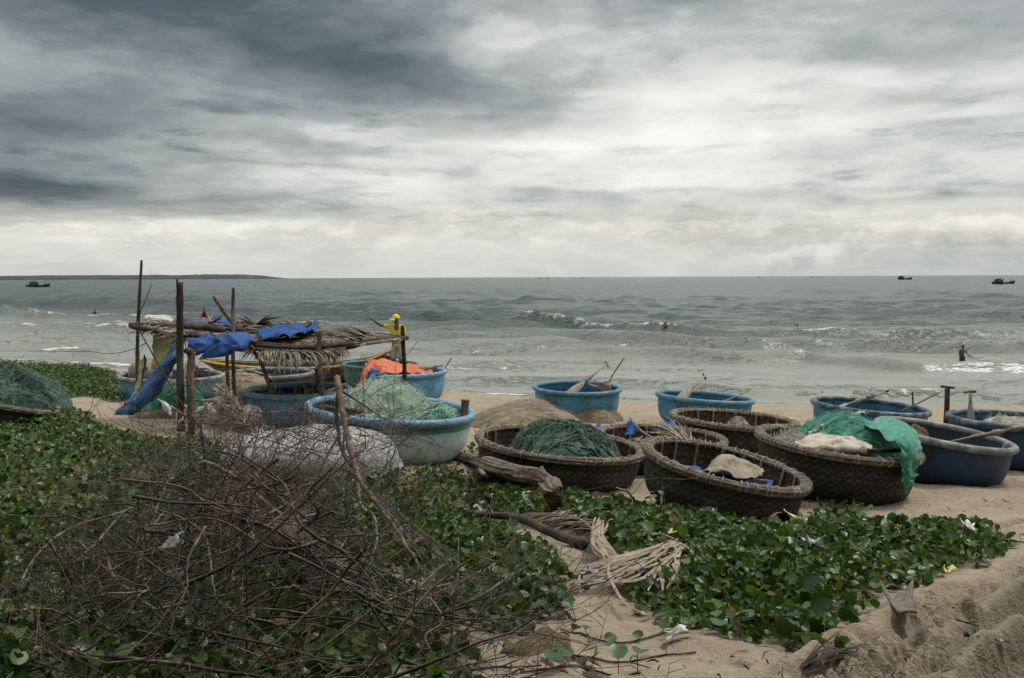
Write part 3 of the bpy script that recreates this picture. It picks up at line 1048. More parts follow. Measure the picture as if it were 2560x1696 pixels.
painted_boat('b1', 'sky blue round boat with grime streaks and a taped paddle, behind the sand coloured net', (1331, 1555, 1046, 971), BLUE, RIMBLUE, INBLUE, (R(1), R(1)), r_t=.055)
painted_boat('b2', 'bright blue round boat holding a bare paddle, second from the left along the open shore', (1638, 1883, 1064, 994), BLUE_D, RIMBLUE, INBLUE, (R(-1.5), R(4)), r_t=.055)
painted_boat('b3', 'blue round boat with a rope wrapped paddle and two sticks, behind the emerald net', (2031, 2314, 1088, 1017), BLUE_D, RIMNAVY, INBLUE, (R(0), R(4)), r_t=.055)
painted_boat('b9', 'dark navy round boat with grey rim standing on open sand beside the emerald net', (2190, 2521, 1194, 1086), NAVY, RIMGREY, INSIDE, (R(2.5), R(8)), r_t=.05)
painted_boat('b10', 'dark blue round boat cut by the right edge of the picture', (2374, 2680, 1158, 1052), NAVY_B, RIMNAVY, INBLUE, (R(0), R(2)), r_t=.05)
painted_boat('b12', 'large round boat painted green over white, heaped with pale green net', (766, 1192, 1136, 1024), SEAGREEN, RIMLIGHT, INSIDE, (R(0), R(4.5)), r_t=.06)
painted_boat('b13', 'blue round boat with pale blue rim at the end of the palm shelter', (613, 880, 1052, 978), BLUE_E, RIMLIGHT, INSIDE, (R(0), R(0)), r_t=.06)
painted_boat('b15', 'light blue round boat covered with an orange tarpaulin', (908, 1119, 1004, 932), BLUE_B, RIMLIGHT, INTEAL, (R(0), R(-1)), r_t=.06)
painted_boat('b16', 'teal green round boat in which the person in yellow stands', (856, 1048, 966, 912), TEAL, TEAL, INTEAL, (R(0), R(1)), r_t=.05, ribs=9)
painted_boat('b17', 'grey blue round boat with a seated person, under the left shelter end', (303, 557, 994, 940), BLUE_C, RIMGREY, INTEAL, (R(0), R(1.5)), r_t=.06)
painted_boat('b18', 'black tarred round boat with pale rim in the shade under the thatch', (560, 785, 976, 934), TARRED, RIMGREY, INSIDE, (R(0), R(0)), r_t=.055)

basket_boat('k4', 'empty woven basket boat farthest back, in front of the bright blue boat', (1672, 1991, 1142, 1048), (R(-1), R(3.5)), lash=60, cols=170, rows=20)
basket_boat('k6', 'low woven basket boat with blue rag and dry palm leaves, between other baskets', (1490, 1816, 1172, 1092), (R(0), R(3)), lash=56, cols=150, rows=17)
basket_boat('k5', 'oval woven basket boat filled with a dark green net, behind the driftwood log', (1192, 1600, 1206, 1108), (R(2), R(5.5)), .05, R(170), lash=46)
basket_boat('k8', 'large woven basket boat loaded with an emerald net and a pale sack', (1888, 2290, 1234, 1108), (R(1), R(6)), lash=44)
basket_boat('k7', 'nearest woven basket boat, tilted, with canvas and blue tarp inside', (1602, 2014, 1276, 1158), (R(3), R(11)), .03, R(150), lash=62, ribs=18, cols=190, rows=23)
basket_boat('k19', 'half buried woven basket boat under the faded green net at the left edge', (-190, 146, 1058, 985), (R(-8), R(16)), lash=40, cols=140, rows=16)


def overturned():
    base, Rr, H = spot(556, 1000, 1168, 1066)
    root = empty('overturned_boat', base - Vector((0, 0, .06)), 'white worn round hull lying upside down behind the brushwood', 'boat')
    H = .50
    prof = [(r, H - z * 1.0) for r, z in hull_profile(Rr, H)]
    v, f, _, _ = ringwall(prof, 96, .02, .4)
    v = v.copy()
    v[:, 2] += .02 * vnoise(v[:, 0] * 2, v[:, 1] * 2, 1.)
    mesh_obj('hull', v, f[:, ::-1], WHITEHULL, root)
    rim_ring(Rr * .99, .05, .05, .02, .4).build('rim', RIMGREY, root)


overturned()


# ------------------------------------------------------------------ long wooden boat behind the shelter
def wooden_boat():
    Yc = 28.5
    root = empty('wooden_boat', Vector((at(750, 900, Yc).x, Yc, gz(at(750, 900, Yc).x, Yc))), 'long wooden fishing boat with yellow gunwale, drawn up behind the palm shelter', 'boat')
    o = root.location
    xs = [505, 560, 620, 700, 780, 860, 920, 960, 992]
    shear = [897, 903, 908, 911, 911, 906, 895, 880, 862]
    keel = [905, 935, 955, 962, 964, 962, 955, 940, 890]
    beam = [.03, .42, .62, .78, .82, .76, .58, .36, .03]
    n = 40
    T = np.linspace(0, 8, n)
    ii = np.arange(9)

    def cr(a):
        L = smooth_line([(float(i), float(q), 0) for i, q in zip(ii, a)], 12)
        L = np.array(L)
        return np.interp(T, L[:, 0], L[:, 1])
    X, S, K, B = cr(xs), cr(shear), cr(keel), cr(beam)
    rows = []
    inner = []
    gun = {-1: [], 1: []}
    band = []
    for i in range(n):
        yaw = (X[i] - 750) * .0016
        Y0 = Yc - yaw * 1.0
        top = at(X[i], S[i], Y0)
        bot = at(X[i], K[i], Y0)
        row, irow = [], []
        for k in range(13):
            a = -1 + k / 6
            t = abs(a)
            w = B[i] * (1 - (1 - t) ** 2.3)
            zz = bot.z + (top.z - bot.z) * t ** 1.9
            row.append(Vector((top.x, Y0 + math.copysign(w, a), zz)) - o)
            irow.append(Vector((top.x, Y0 + math.copysign(max(w - .05, 0.0), a), zz + .05 * (1 - t))) - o)
        rows.append(row); inner.append(irow)
        for sgn, kx in ((-1, 0), (1, 12)):
            gun[sgn].append(row[kx])
    v = [p for r in rows for p in r]
    mesh_obj('hull', v, grid_faces(n, 13), HULLWOOD, root)
    v = [p for r in inner for p in r]
    mesh_obj('inner_lining', v, grid_faces(n, 13)[:, ::-1], INBLUE, root)
    for sgn in (-1, 1):
        MB().tube([p + Vector((0, sgn * .015, -.05)) for p in gun[sgn]], .10, 6, flat=.45).build('gunwale', YELLOW, root)
    MB().tube([r[1] + Vector((0, -.03, .02)) for r in rows[25:38]], .035, 5).build('red_stripe', REDPAINT, root)
    for i in (8, 14, 20, 26, 31):
        p = rows[i]
        MB().box((p[6].x, p[6].y, p[0].z - .14), (.16, abs(p[12].y - p[0].y) - .12, .04)).build('thwart', INBLUE, root)
    e = rows[36][1]
    MB().ball((e.x - .06, e.y - .05, e.z + .04), (.13, .03, .07)).build('painted_eye', WHITEP, root)


YELLOW = material('yellow_gunwale_paint', (.50, .30, .035), (.38, .22, .03), 5, .6, .3, 40, c3=(.22, .16, .08), scale3=6, amount3=.4)
REDPAINT = material('red_stripe_paint', (.22, .035, .025), (.15, .03, .025), 6, .6)
HULLWOOD = material('worn_hull_planks', (.085, .066, .050), (.050, .040, .034), 3, .75, .5, 30, stretch=(.5, 2, 3), c3=(.30, .25, .185), scale3=2.0, amount3=.5)
wooden_boat()


# ------------------------------------------------------------------ paddles, poles, sticks
def paddle(label, tip, top, blade=.7, wide=.085, thick=.022, handle=.16, r=.020, wrap=None, mat=None, hmat=None, facing=(0, 1, 0)):
    tip, top = Vector(tip), Vector(top)
    root = empty('paddle', tip, label, 'paddle', 'wooden paddles in the boats')
    ax = top - tip
    L = ax.length
    ax.normalize()
    side = ax.cross(Vector(facing)).normalized()
    nrm = side.cross(ax).normalized()
    mat = mat or PALEWOOD
    # blade: flat board widening from the shaft, square end
    st = []
    for s, w, t in ((0, .92, .55), (.05, 1, .7), (.45, 1, .9), (.75, .78, 1.1), (.93, .38, 1.5), (1.0, r / wide, r / thick)):
        st.append((s * blade, w * wide, t * thick))
    vv = []
    for s, w, t in st:
        c = ax * s
        for a in range(8):
            an = 2 * math.pi * a / 8
            ca, sa = math.cos(an), math.sin(an)
            ca = math.copysign(abs(ca) ** .6, ca); sa = math.copysign(abs(sa) ** .6, sa)
            vv.append(c + side * w * ca + nrm * t * sa)
    ff = grid_faces(len(st), 8, True).tolist() + [tuple(range(7, -1, -1))]
    mesh_obj('blade', vv, ff, mat, root)
    MB().tube([ax * (blade - .03), ax * (L * .5 + blade * .5) + nrm * .006, ax * L], [r, r * .95, r * .9], 7).build('shaft', mat, root)
    if handle:
        MB().tube([ax * L - side * handle * .5, ax * L + side * handle * .5], .021, 7).build('handle', hmat or BROWNWOOD, root)
    if wrap:
        for (a, b, rr) in wrap:
            m = MB()
            n = max(4, int((b - a) * L / .018))
            for k in range(n):
                s = (a + (b - a) * k / n) * L
                ring = [ax * (s + rng.uniform(-.006, .006)) + (side * math.cos(t) + nrm * math.sin(t)) * (rr + rng.uniform(-.003, .004)) for t in [2 * math.pi * q / 8 for q in range(8)]]
                m.tube(ring, .011, 4, closed=True)
            m.build('rope_wrap', CANVAS, root)
    return root


def yof(k): return BOATS[k][0].location.y
def rad(k): return BOATS[k][1]


Y = yof('b1')
paddle('taped paddle leaning in the sky blue boat behind the sand coloured net', at(1412, 996, Y - .25), at(1517, 911, Y + 1.15), wide=.105, blade=.85, wrap=[(.50, .66, .026)])
Y = yof('b2')
paddle('bare pale paddle leaning in the bright blue boat of the middle shore', at(1688, 1014, Y - .4), at(1761, 942, Y + 1.1), wide=.125, blade=.95)
Y = yof('b3')
paddle('paddle thick with rope wrapping, lying across the boat behind the emerald net', at(2062, 1030, Y - .3), at(2213, 979, Y + 1.1), wide=.10, blade=.8, wrap=[(.50, .74, .034), (.76, .80, .045)], facing=(0, .3, 1))
Y = yof('b9')
paddle('long roped paddle laid over the right rim of the navy boat', at(2352, 1112, Y - .15), at(2556, 1068, Y - .75), wide=.09, blade=.8, wrap=[(.40, .50, .032), (.66, .74, .034)], facing=(0, .3, 1), handle=.0)
Y = yof('b15')
paddle('dark handled paddle sticking out from beneath the orange tarpaulin', at(1030, 930, Y + .1), at(1107, 914, Y + .3), wide=.08, blade=.5, wrap=[(.72, .80, .04)], mat=OLDWOOD, handle=0)
Y = yof('b18')
paddle('pale paddle lying across the black boat in the shade', at(672, 938, Y - .2), at(598, 920, Y + .5), wide=.09, blade=.6, facing=(0, .3, 1))
Y = yof('b10')
paddle('upright pale paddle shaft at the left rim of the boat cut by the right edge', at(2428, 1075, Y), at(2425, 980, Y + .1), wide=.07, blade=.4, r=.026, handle=.2, facing=(1, .4, 0))
Y = 14.4
paddle('dark red paddle standing upright in the sand behind the navy boat', Vector((at(2364, 1060, Y).x, Y, gz(at(2364, 1060, Y).x, Y) - .08)), at(2369, 968, Y), wide=.08, blade=.5, r=.045,
       mat=material('dark_red_wood', (.070, .024, .024), (.035, .016, .017), 8, .7, .4, 40, stretch=(1, 1, .3)), handle=.22, hmat=IRON, facing=(.8, .5, 0))
Y = yof('b13')
paddle('brown paddle lying in the blue boat at the shelter end', at(770, 1000, Y - .5), at(868, 958, Y + .6), wide=.10, blade=.9, mat=OLDWOOD, facing=(0, .3, 1), handle=.0)


def stick(name, label, cat, pts, r, mat, sides=6, group=None, knots=0):
    pts = [Vector(p) for p in pts]
    o = MB()
    L = smooth_line(pts, 6) if len(pts) > 2 else [pts[0].lerp(pts[1], k / 8) for k in range(9)]
    n = len(L)
    rr = []
    for i in range(n):
        t = i / (n - 1)
        base = r if not hasattr(r, '__len__') else r[0] + (r[1] - r[0]) * t
        rr.append(base * (1 + .09 * math.sin(i * 2.1 + r_seed(label)) + (knots * .18 if i % 3 == 1 else 0)))
    o.tube(L, rr, sides)
    return tag(o.build(name, mat, origin=pts[0]), label, cat, group)


def r_seed(s): return (hash_str(s) % 628) / 100.0
def hash_str(s):
    h = 7
    for c in s: h = (h * 31 + ord(c)) % 1000003
    return h


Y = yof('b1')
stick('fishing_pole', 'thin dark pole with a knotted cord at its tip, beside the taped paddle', 'pole', [at(1518, 962, Y + .6), at(1540, 925, Y + .7), at(1561, 895, Y + .8)], .014, IRON)
c = empty('coil', into('b1', .66, .35, .90), 'dark coil of old rope on the right rim of the sky blue boat', 'rope')
m = MB()
for k in range(7):
    m.tube([(.17 * math.cos(t) * (1 - k * .05), .10 * math.sin(t), .02 * k + .06 * math.sin(t * 2 + k)) for t in [2 * math.pi * i / 18 for i in range(18)]], .018, 5, closed=True)
m.build('rope_turns', OLDWOOD, c)
m = MB()
m.box((-.20, .05, .07), (.34, .1, .05), Matrix.Rotation(.3, 3, 'Y'))
m.build('float_board', CANVAS, c)
Y = yof('b2')
stick('boat_pole', 'slender dark stick with a metal tip lying in the bright blue boat', 'pole', [at(1790, 1010, Y - .1), at(1830, 996, Y + .4), at(1870, 978, Y + 1.0)], .016, OLDWOOD)
Y = yof('b3')
stick('boat_pole', 'slanted thin stick beside the rope wrapped paddle boat rim', 'pole', [at(2250, 1030, Y - .3), at(2300, 1006, Y + .3), at(2352, 980, Y + .9)], .014, IRON)
stick('boat_pole', 'short upright brown peg at the far rim behind the emerald net', 'pole', [at(2283, 1030, Y + .7), at(2282, 1000, Y + .7), at(2281, 980, Y + .7)], .020, BROWNWOOD)
Y = yof('b15')
stick('boat_pole', 'thin black rod with wire slanting up from the light blue boat rim', 'pole', [at(1108, 930, Y + .2), at(1118, 912, Y + .25), at(1129, 895, Y + .3)], .014, IRON)
Y = yof('b12')
stick('mooring_peg', 'stubby purple brown peg on the right end of the green and white boat', 'peg', [into('b12', .90, -.1, .92), into('b12', .905, -.1, 1.18), into('b12', .905, -.1, 1.34)], (.050, .066), BROWNWOOD, 8)
stick('mooring_peg', 'small pale peg standing on the near rim of the navy boat', 'peg', [into('b9', .52, -.80, .98), into('b9', .53, -.80, 1.16)], .030, PALEWOOD, 8)


def plank(label, a, b, w, t, mat, roll=0.0, name='plank', up=(0, 0, 1)):
    a, b = Vector(a), Vector(b)
    ax = (b - a)
    L = ax.length
    ax.normalize()
    s = ax.cross(Vector(up)).normalized()
    n = s.cross(ax)
    mrot = Matrix((ax, s, n)).transposed() @ Matrix.Rotation(roll, 3, 'X')
    m = MB()
    me = bmesh.new()
    bmesh.ops.create_cube(me, size=1)
    for v in me.verts:
        v.co = Vector((v.co.x * L, v.co.y * w, v.co.z * t))
    bmesh.ops.bevel(me, geom=me.edges[:], offset=min(w, t) * .12, segments=1, affect='EDGES')
    bmesh.ops.subdivide_edges(me, edges=[e for e in me.edges if e.calc_length() > L * .6], cuts=5)
    for v in me.verts:
        v.co.z += .006 * math.sin(v.co.x * 9) + rng.uniform(-.002, .002)
        v.co.y += rng.uniform(-.003, .003)
    d = bpy.data.meshes.new(name)
    me.to_mesh(d)
    me.free()
    d.materials.append(mat)
    o = bpy.data.objects.new(name, d)
    COL.objects.link(o)
    o.matrix_world = Matrix.Translation((a + b) / 2) @ mrot.to_4x4()
    return tag(o, label, 'plank')


plank('grey plank with a net hung over its end, inside the navy boat', into('b9', -.28, .25, .80), into('b9', .42, -.15, .70), .22, .05, OLDWOOD, .2)
plank('short dark board on the left rim of the green and white boat', into('b12', -.80, -.30, 1.04), into('b12', -.28, -.50, 1.05), .14, .05, DARKWOOD)


# ------------------------------------------------------------------ nets and cloth
def strands(parent, surf, n, length, mat, r=.003, lift=.012, seed=1, name='net_strands', fuzz=0.0, steps=9, flow=(1.0, .35)):
    """loose mesh cords lying on a heap; surf(u, v) gives a local point on it"""
    rs = np.random.RandomState(seed)
    rad_ = np.sqrt(rs.rand(n)) * .98
    a = rs.rand(n) * 2 * math.pi
    u, v = rad_ * np.cos(a), rad_ * np.sin(a)
    d = rs.normal(0, 1, (n, 2)) * .45 + np.array(flow)[None] * rs.choice([-1, 1], n)[:, None]
    L = length * (.5 + rs.rand(n))
    l0 = lift * (.3 + rs.rand(n)) + fuzz * rs.rand(n) ** 3
    P = np.empty((n, steps, 3))
    for s in range(steps):
        d /= np.linalg.norm(d, axis=1, keepdims=True) + 1e-6
        q = np.maximum(np.hypot(u, v) / 1.02, 1)
        u, v = u / q, v / q
        x, y, z = surf(u, v)
        P[:, s] = np.stack([x, y, z + l0 * (1 + .6 * np.sin(s * 1.3 + np.arange(n)))], 1)
        d = d + rs.normal(0, .22, (n, 2))
        u = u + d[:, 0] * L / steps
        v = v + d[:, 1] * L / steps
    t = np.gradient(P, axis=1)
    side = np.cross(t, [0, 0, 1.0])
    side /= np.linalg.norm(side, axis=2, keepdims=True) + 1e-9
    up = np.cross(side, t)
    up /= np.linalg.norm(up, axis=2, keepdims=True) + 1e-9
    rr = (r * (.7 + .6 * rs.rand(n)))[:, None, None]
    ring = np.stack([P + side * rr, P + up * rr, P - side * rr], 2).reshape(-1, 3)
    fc = (grid_faces(steps, 3, True)[None] + (np.arange(n) * steps * 3)[:, None, None]).reshape(-1, 4)
    o = mesh_obj(name, ring, fc, mat, parent)
    o['kind'] = 'stuff'
    return o


def net_heap(label, c, rx, ry, h, mat, rot=0.0, seed=1, lobes=(), fold=.06, ffreq=(2.0, 7.0), p=1.0, n=300, strand_mat=None, sr=.0035, fuzz=0.0, cat='net', name='net_heap', nr=46, na=120, length=.5, group=None):
    root = empty(name, c, label, cat, group, (0, 0, rot))
    rs = np.random.RandomState(seed)
    ph = rs.rand(4) * 6

    def surf(u, v):
        q = np.minimum(np.hypot(u, v), 1.0)
        th = np.arctan2(v, u)
        edge = 1 + .10 * np.sin(3 * th + ph[0]) + .07 * np.sin(5 * th + ph[1])
        body = np.clip(1 - q ** 2, 0, 1) ** (.62 * p)
        z = h * body * (1 + .28 * fbm(u * 1.3 + seed, v * 1.3, 3., 3))
        for lu, lv, lw, lh in lobes:
            z = z + lh * np.exp(-((u - lu) ** 2 + (v - lv) ** 2) / lw ** 2)
        wu = u + .25 * vnoise(u * 1.6, v * 1.6, seed + 5.)
        wv = v + .25 * vnoise(u * 1.6, v * 1.6, seed + 9.)
        rid = 1 - np.abs(vnoise(wu * ffreq[0], wv * ffreq[1], seed + .5)) * 2
        rid2 = 1 - np.abs(vnoise(wu * ffreq[0] * 2.6, wv * ffreq[1] * 2.2, seed + 2.5)) * 2
        k = np.clip(1.15 - q ** 6, 0, 1)
        z = z + k * (fold * rid + fold * .45 * rid2 + fold * .35 * fbm(u * 14, v * 14, seed + 4., 2))
        return u * rx * edge, v * ry * edge, z - .03
    q = np.linspace(0, 1, nr)[:, None] ** .8
    th = np.linspace(0, 2 * math.pi, na, endpoint=False)[None, :]
    X, Y_, Z = surf(q * np.cos(th), q * np.sin(th))
    mesh_obj('net_body', np.stack([X, Y_, Z], -1).reshape(-1, 3), grid_faces(nr, na, True), mat, root)
    if n:
        strands(root, surf, n, length, strand_mat or mat, sr, .010 + fold * .15, seed, fuzz=fuzz)
    return root


def cloth(name, label, cat, ctrl, mat, nu=36, nv=36, wr=.03, wf=4.0, seed=1, thick=.004, group=None, parent=None, hem=0.0, crumple=1.0):
    """a sheet through a grid of control points (rows of world points), creased"""
    nu, nv = max(6, int(nu * .8)), max(6, int(nv * .8))
    C = np.array([[list(p) for p in row] for row in ctrl], float)
    rows = [np.array(smooth_line(list(r), 8)) for r in C]
    rows = [np.stack([np.interp(np.linspace(0, 1, nv), np.linspace(0, 1, len(r)), r[:, k]) for k in range(3)], 1) for r in rows]
    G = np.array(rows)
    cols = []
    for j in range(nv):
        L = np.array(smooth_line(list(G[:, j]), 8)) if len(G) > 2 else G[:, j]
        cols.append(np.stack([np.interp(np.linspace(0, 1, nu), np.linspace(0, 1, len(L)), L[:, k]) for k in range(3)], 1))
    P = np.array(cols).transpose(1, 0, 2)
    du = np.gradient(P, axis=0); dv = np.gradient(P, axis=1)
    nrm = np.cross(du, dv)
    nrm /= np.linalg.norm(nrm, axis=2, keepdims=True) + 1e-9
    U, V = np.meshgrid(np.linspace(0, 1, nu), np.linspace(0, 1, nv), indexing='ij')
    lu = np.linalg.norm(np.diff(P, axis=0), axis=2).sum(0).mean()
    lv = np.linalg.norm(np.diff(P, axis=1), axis=2).sum(1).mean()
    a, b = U * lu * wf, V * lv * wf
    wa = a + .8 * vnoise(a * .4, b * .4, seed + 1.); wb = b + .8 * vnoise(a * .4, b * .4, seed + 4.)
    d = (1 - 2 * np.abs(vnoise(wa * .9 + wb * .4, wb * .3, seed + 2.))) * .6 + (1 - 2 * np.abs(vnoise(wb * 1.1 - wa * .5, wa * .25, seed + 7.))) * .6 \
        + crumple * .35 * fbm(a * 1.7, b * 1.7, seed + 3., 3)
    P = P + nrm * (d * wr)[:, :, None]
    if hem:
        e = np.minimum(np.minimum(U, 1 - U), np.minimum(V, 1 - V))
        P = P + (vnoise(U * 14, V * 14, seed + 8.) * hem * np.clip(1 - e * 12, 0, 1))[:, :, None] * np.array([1, .4, .7])
    o = mesh_obj(name, P.reshape(-1, 3), grid_faces(nu, nv), mat, parent, origin=None if parent is not None else P[nu // 2, nv // 2])
    s = o.modifiers.new('thickness', 'SOLIDIFY')
    s.thickness = thick
    if label:
        tag(o, label, cat, group)
    return o


# the two brown heaps on the open sand
g = hit(1310, 1068)
net_heap('broad sand coloured fine net spread on the beach in front of the sky blue boat', g, 1.22, .95, .46, NET_SAND, .1, 3, lobes=[(.25, .3, .45, .14)], fold=.035, ffreq=(1.2, 4.0), n=260, fuzz=.05, sr=.003)
g = hit(1472, 1052)
net_heap('smaller brown net lump with reddish bits beside the broad sand coloured net', g, .78, .62, .36, NET_BROWN, -.1, 8, fold=.03, ffreq=(1.5, 4.0), n=200, strand_mat=NET_SAND, sr=.003)
c = net_heap('dark green fishing net heaped in the oval basket boat', into('k5', .10, .12, .50), rad('k5') * .78, rad('k5') * .60, .44, NET_GREEN, .15, 12,
             lobes=[(-.25, .1, .5, .10), (.45, -.1, .4, .06)], fold=.10, ffreq=(.9, 3.4), n=170, length=1.1, sr=.008, strand_mat=NET_MESS)
net_heap('pale green nylon net piled high in the green and white boat', into('b12', -.10, .05, .52), rad('b12') * .64, rad('b12') * .66, .58, NET_PALE, .05, 5,
         lobes=[(-.05, .2, .55, .16)], fold=.06, ffreq=(1.2, 3.6), p=.9, n=700, length=.8, sr=.003, fuzz=.10)
net_heap('small bright green net bunch on the right end of the pale net boat', into('b12', .60, -.12, .80), .42, .34, .26, NET_EMERALD, .3, 6, fold=.05, ffreq=(2, 5), n=160, strand_mat=NET_PALE, sr=.005)
net_heap('tangled faded green net over the half buried basket at the left edge', hit(24, 1045) + Vector((0, .15, 0)), 1.06, .9, .70, NET_MESS, 0, 9, lobes=[(-.3, 0, .6, .15)], fold=.13, ffreq=(1.6, 3.6), p=.8, n=420, length=.5,
         sr=.006, strand_mat=net_material('washed green cords', (.085, .165, .125), (.045, .10, .08), (.16, .24, .19)), fuzz=.06)
net_heap('pale grey sand coloured net bank between the black boat and the blue boat', hit(580, 985) + Vector((0, .2, 0)), 1.2, .8, .5, NET_SAND, 0, 14, fold=.03, n=160, sr=.003)
net_heap('green net bundle tied up under the left end of the shelter', hit(405, 1035) + Vector((.1, .35, 0)), .62, .55, .62, NET_EMERALD, .5, 21, fold=.05, ffreq=(1.5, 5), p=.8, n=160, sr=.005, strand_mat=NET_GREEN)
net_heap('flat rolled sand coloured net lying on the sand before the green bundle', hit(395, 1043), .62, .22, .15, NET_SAND, -.08, 22, fold=.015, n=120, sr=.003)
net_heap('small heap of green net in the bright blue boat', into('b2', .08, .1, .40), .34, .3, .24, NET_MESS, 0, 31, fold=.03, n=90, sr=.004)
net_heap('grey net bundle in the right hand dark blue boat', into('b10', .1, .1, .55), .55, .5, .36, NET_WHITE, 0, 33, fold=.04, n=150, sr=.003, fuzz=.05)
net_heap('little grey net hung on the plank inside the navy boat', into('b9', -.28, .28, .62), .18, .16, .26, NET_BROWN, 0, 35, fold=.03, n=90, sr=.004, strand_mat=NET_SAND)
net_heap('white monofilament net on the left side of the emerald net', into('k8', -.52, .15, .66), .36, .3, .24, NET_WHITE, .2, 36, fold=.04, n=200, sr=.003, fuzz=.06)
net_heap('small green net scraps in the nearest basket beside the canvas', into('k7', .0, .22, .22), .55, .42, .22, NET_MESS, .1, 37, fold=.05, n=160, sr=.005)
net_heap('coil of grey rope in the empty back basket', into('k4', .15, .3, .72), .20, .16, .17, NET_WHITE, 0, 38, fold=.02, n=60, sr=.008, strand_mat=CANVAS, cat='rope', name='rope_coil')

# emerald net: heap plus the part that hangs over the rim to the sand
net_heap('emerald green net heaped on the large basket boat at the right', into('k8', .16, .22, .62), rad('k8') * .86, rad('k8') * .70, .40, NET_EMERALD, .12, 41,
         lobes=[(.2, .3, .5, .16)], fold=.05, ffreq=(1.3, 5.0), p=.8, n=200, length=.8, sr=.004, strand_mat=net_material('light emerald cords', (.075, .32, .235), (.05, .24, .17), (.15, .40, .31)), fuzz=.05)
yb = yof('k8')
cloth('draped_net', 'emerald net tail hanging over the right rim of the basket down to the sand', 'net',
      [[at(2150, 1060, yb + .2), at(2215, 1045, yb + .3), at(2262, 1060, yb + .35)],
       [at(2215, 1094, yb - .75), at(2262, 1088, yb - .72), at(2294, 1094, yb - .55)],
       [at(2252, 1132, yb - .98), at(2274, 1130, yb - .92), at(2298, 1128, yb - .75)],
       [at(2254, 1180, yb - .98), at(2270, 1178, yb - .94), at(2292, 1172, yb - .8)],
       [at(2254, 1210, yb - .96), at(2264, 1213, yb - .92), at(2280, 1200, yb - .85)],
       [at(2260, 1232, yb - .94), at(2263, 1233, yb - .92), at(2266, 1231, yb - .9)]], NET_EMERALD, 60, 26, .035, 9, 3, hem=.02)
cloth('fringe_net', 'whitish loose net edge lying along the top left of the emerald net', 'net',
      [[at(2030, 1075, yb + .5), at(2085, 1043, yb + .6), at(2140, 1032, yb + .7), at(2170, 1034, yb + .7)],
       [at(2022, 1086, yb + .2), at(2070, 1058, yb + .3), at(2110, 1042, yb + .4), at(2150, 1036, yb + .5)],
       [at(2020, 1092, yb + .0), at(2050, 1076, yb + .1), at(2080, 1058, yb + .2), at(2110, 1046, yb + .4)]], NET_WHITE, 20, 40, .03, 8, 5, hem=.03)
cloth('pale_sack', 'pale grey sack sheet crumpled at the near rim of the emerald net basket', 'sheet',
      [[at(1985, 1112, yb + .1), at(2040, 1090, yb + .2), at(2085, 1085, yb + .2), at(2130, 1095, yb + .1), at(2165, 1112, yb)],
       [at(1990, 1116, yb - .3), at(2035, 1098, yb - .2), at(2085, 1096, yb - .2), at(2135, 1104, yb - .3), at(2172, 1120, yb - .4)],
       [at(1995, 1120, yb - .65), at(2040, 1115, yb - .6), at(2085, 1117, yb - .62), at(2135, 1122, yb - .66), at(2180, 1128, yb - .7)],
       [at(2000, 1130, yb - .62), at(2045, 1130, yb - .6), at(2085, 1132, yb - .6), at(2135, 1136, yb - .6), at(2175, 1136, yb - .6)]], SACK, 36, 64, .05, 5, 9)
plank('dark driftwood stick laid on the rim at the foot of the emerald net', at(2170, 1127, yb - .74), at(2284, 1126, yb - .62), .07, .045, DARKWOOD)

# contents of the nearest basket
yc = yof('k7')
cloth('blue_sheet', 'creased blue tarpaulin scrap on the floor of the nearest basket', 'tarpaulin',
      [[at(1725, 1172, yc + .25), at(1780, 1180, yc + .3), at(1850, 1190, yc + .3), at(1935, 1205, yc + .3)],
       [at(1728, 1182, yc - .1), at(1790, 1195, yc - .15), at(1850, 1208, yc - .2), at(1930, 1213, yc - .05)],
       [at(1735, 1190, yc - .45), at(1800, 1208, yc - .5), at(1860, 1218, yc - .5), at(1925, 1222, yc - .35)]], TARP, 34, 44, .035, 7, 12)
cloth('canvas_cover', 'folded dirty canvas piece lying on the blue tarp in the nearest basket', 'canvas',
      [[at(1768, 1180, yc + .25), at(1800, 1160, yc + .3), at(1850, 1164, yc + .3), at(1905, 1182, yc + .25)],
       [at(1766, 1184, yc + .0), at(1802, 1150, yc + .05), at(1850, 1160, yc + .1), at(1908, 1186, yc + .05)],
       [at(1770, 1182, yc - .2), at(1805, 1158, yc - .15), at(1848, 1172, yc - .1), at(1905, 1190, yc - .15)],
       [at(1775, 1186, yc - .3), at(1815, 1186, yc - .32), at(1848, 1200, yc - .3), at(1900, 1198, yc - .28)]], CANVAS, 40, 50, .045, 7, 15, thick=.012)
plank('short brown wood piece under the canvas in the nearest basket', at(1858, 1198, yc - .25), at(1918, 1207, yc - .3), .05, .04, BROWNWOOD)
# low basket in between: blue rag, dead leaves, a broken stick
ym = yof('k6')
cloth('blue_rag', 'small blue rag hanging on a stick over the low basket', 'rag',
      [[at(1568, 1062, ym + .1), at(1580, 1056, ym + .12), at(1594, 1064, ym + .1)],
       [at(1566, 1075, ym), at(1580, 1072, ym - .05), at(1592, 1076, ym)],
       [at(1560, 1088, ym - .1), at(1572, 1090, ym - .15), at(1584, 1088, ym - .1)]], TARP, 16, 14, .03, 9, 17)
cloth('blue_rag', 'tiny blue rag behind the dark green net', 'rag',
      [[at(1492, 1062, ym + .6), at(1502, 1060, ym + .6)], [at(1491, 1070, ym + .5), at(1503, 1068, ym + .5)]], TARP, 8, 8, .02, 9, 18)
cloth('blue_rag', 'flat blue rag lying behind the dry palm tuft by the empty basket', 'rag',
      [[at(1652, 1060, ym + .7), at(1690, 1054, ym + .8)], [at(1655, 1070, ym + .3), at(1685, 1066, ym + .4)]], TARP, 10, 10, .02, 9, 19)
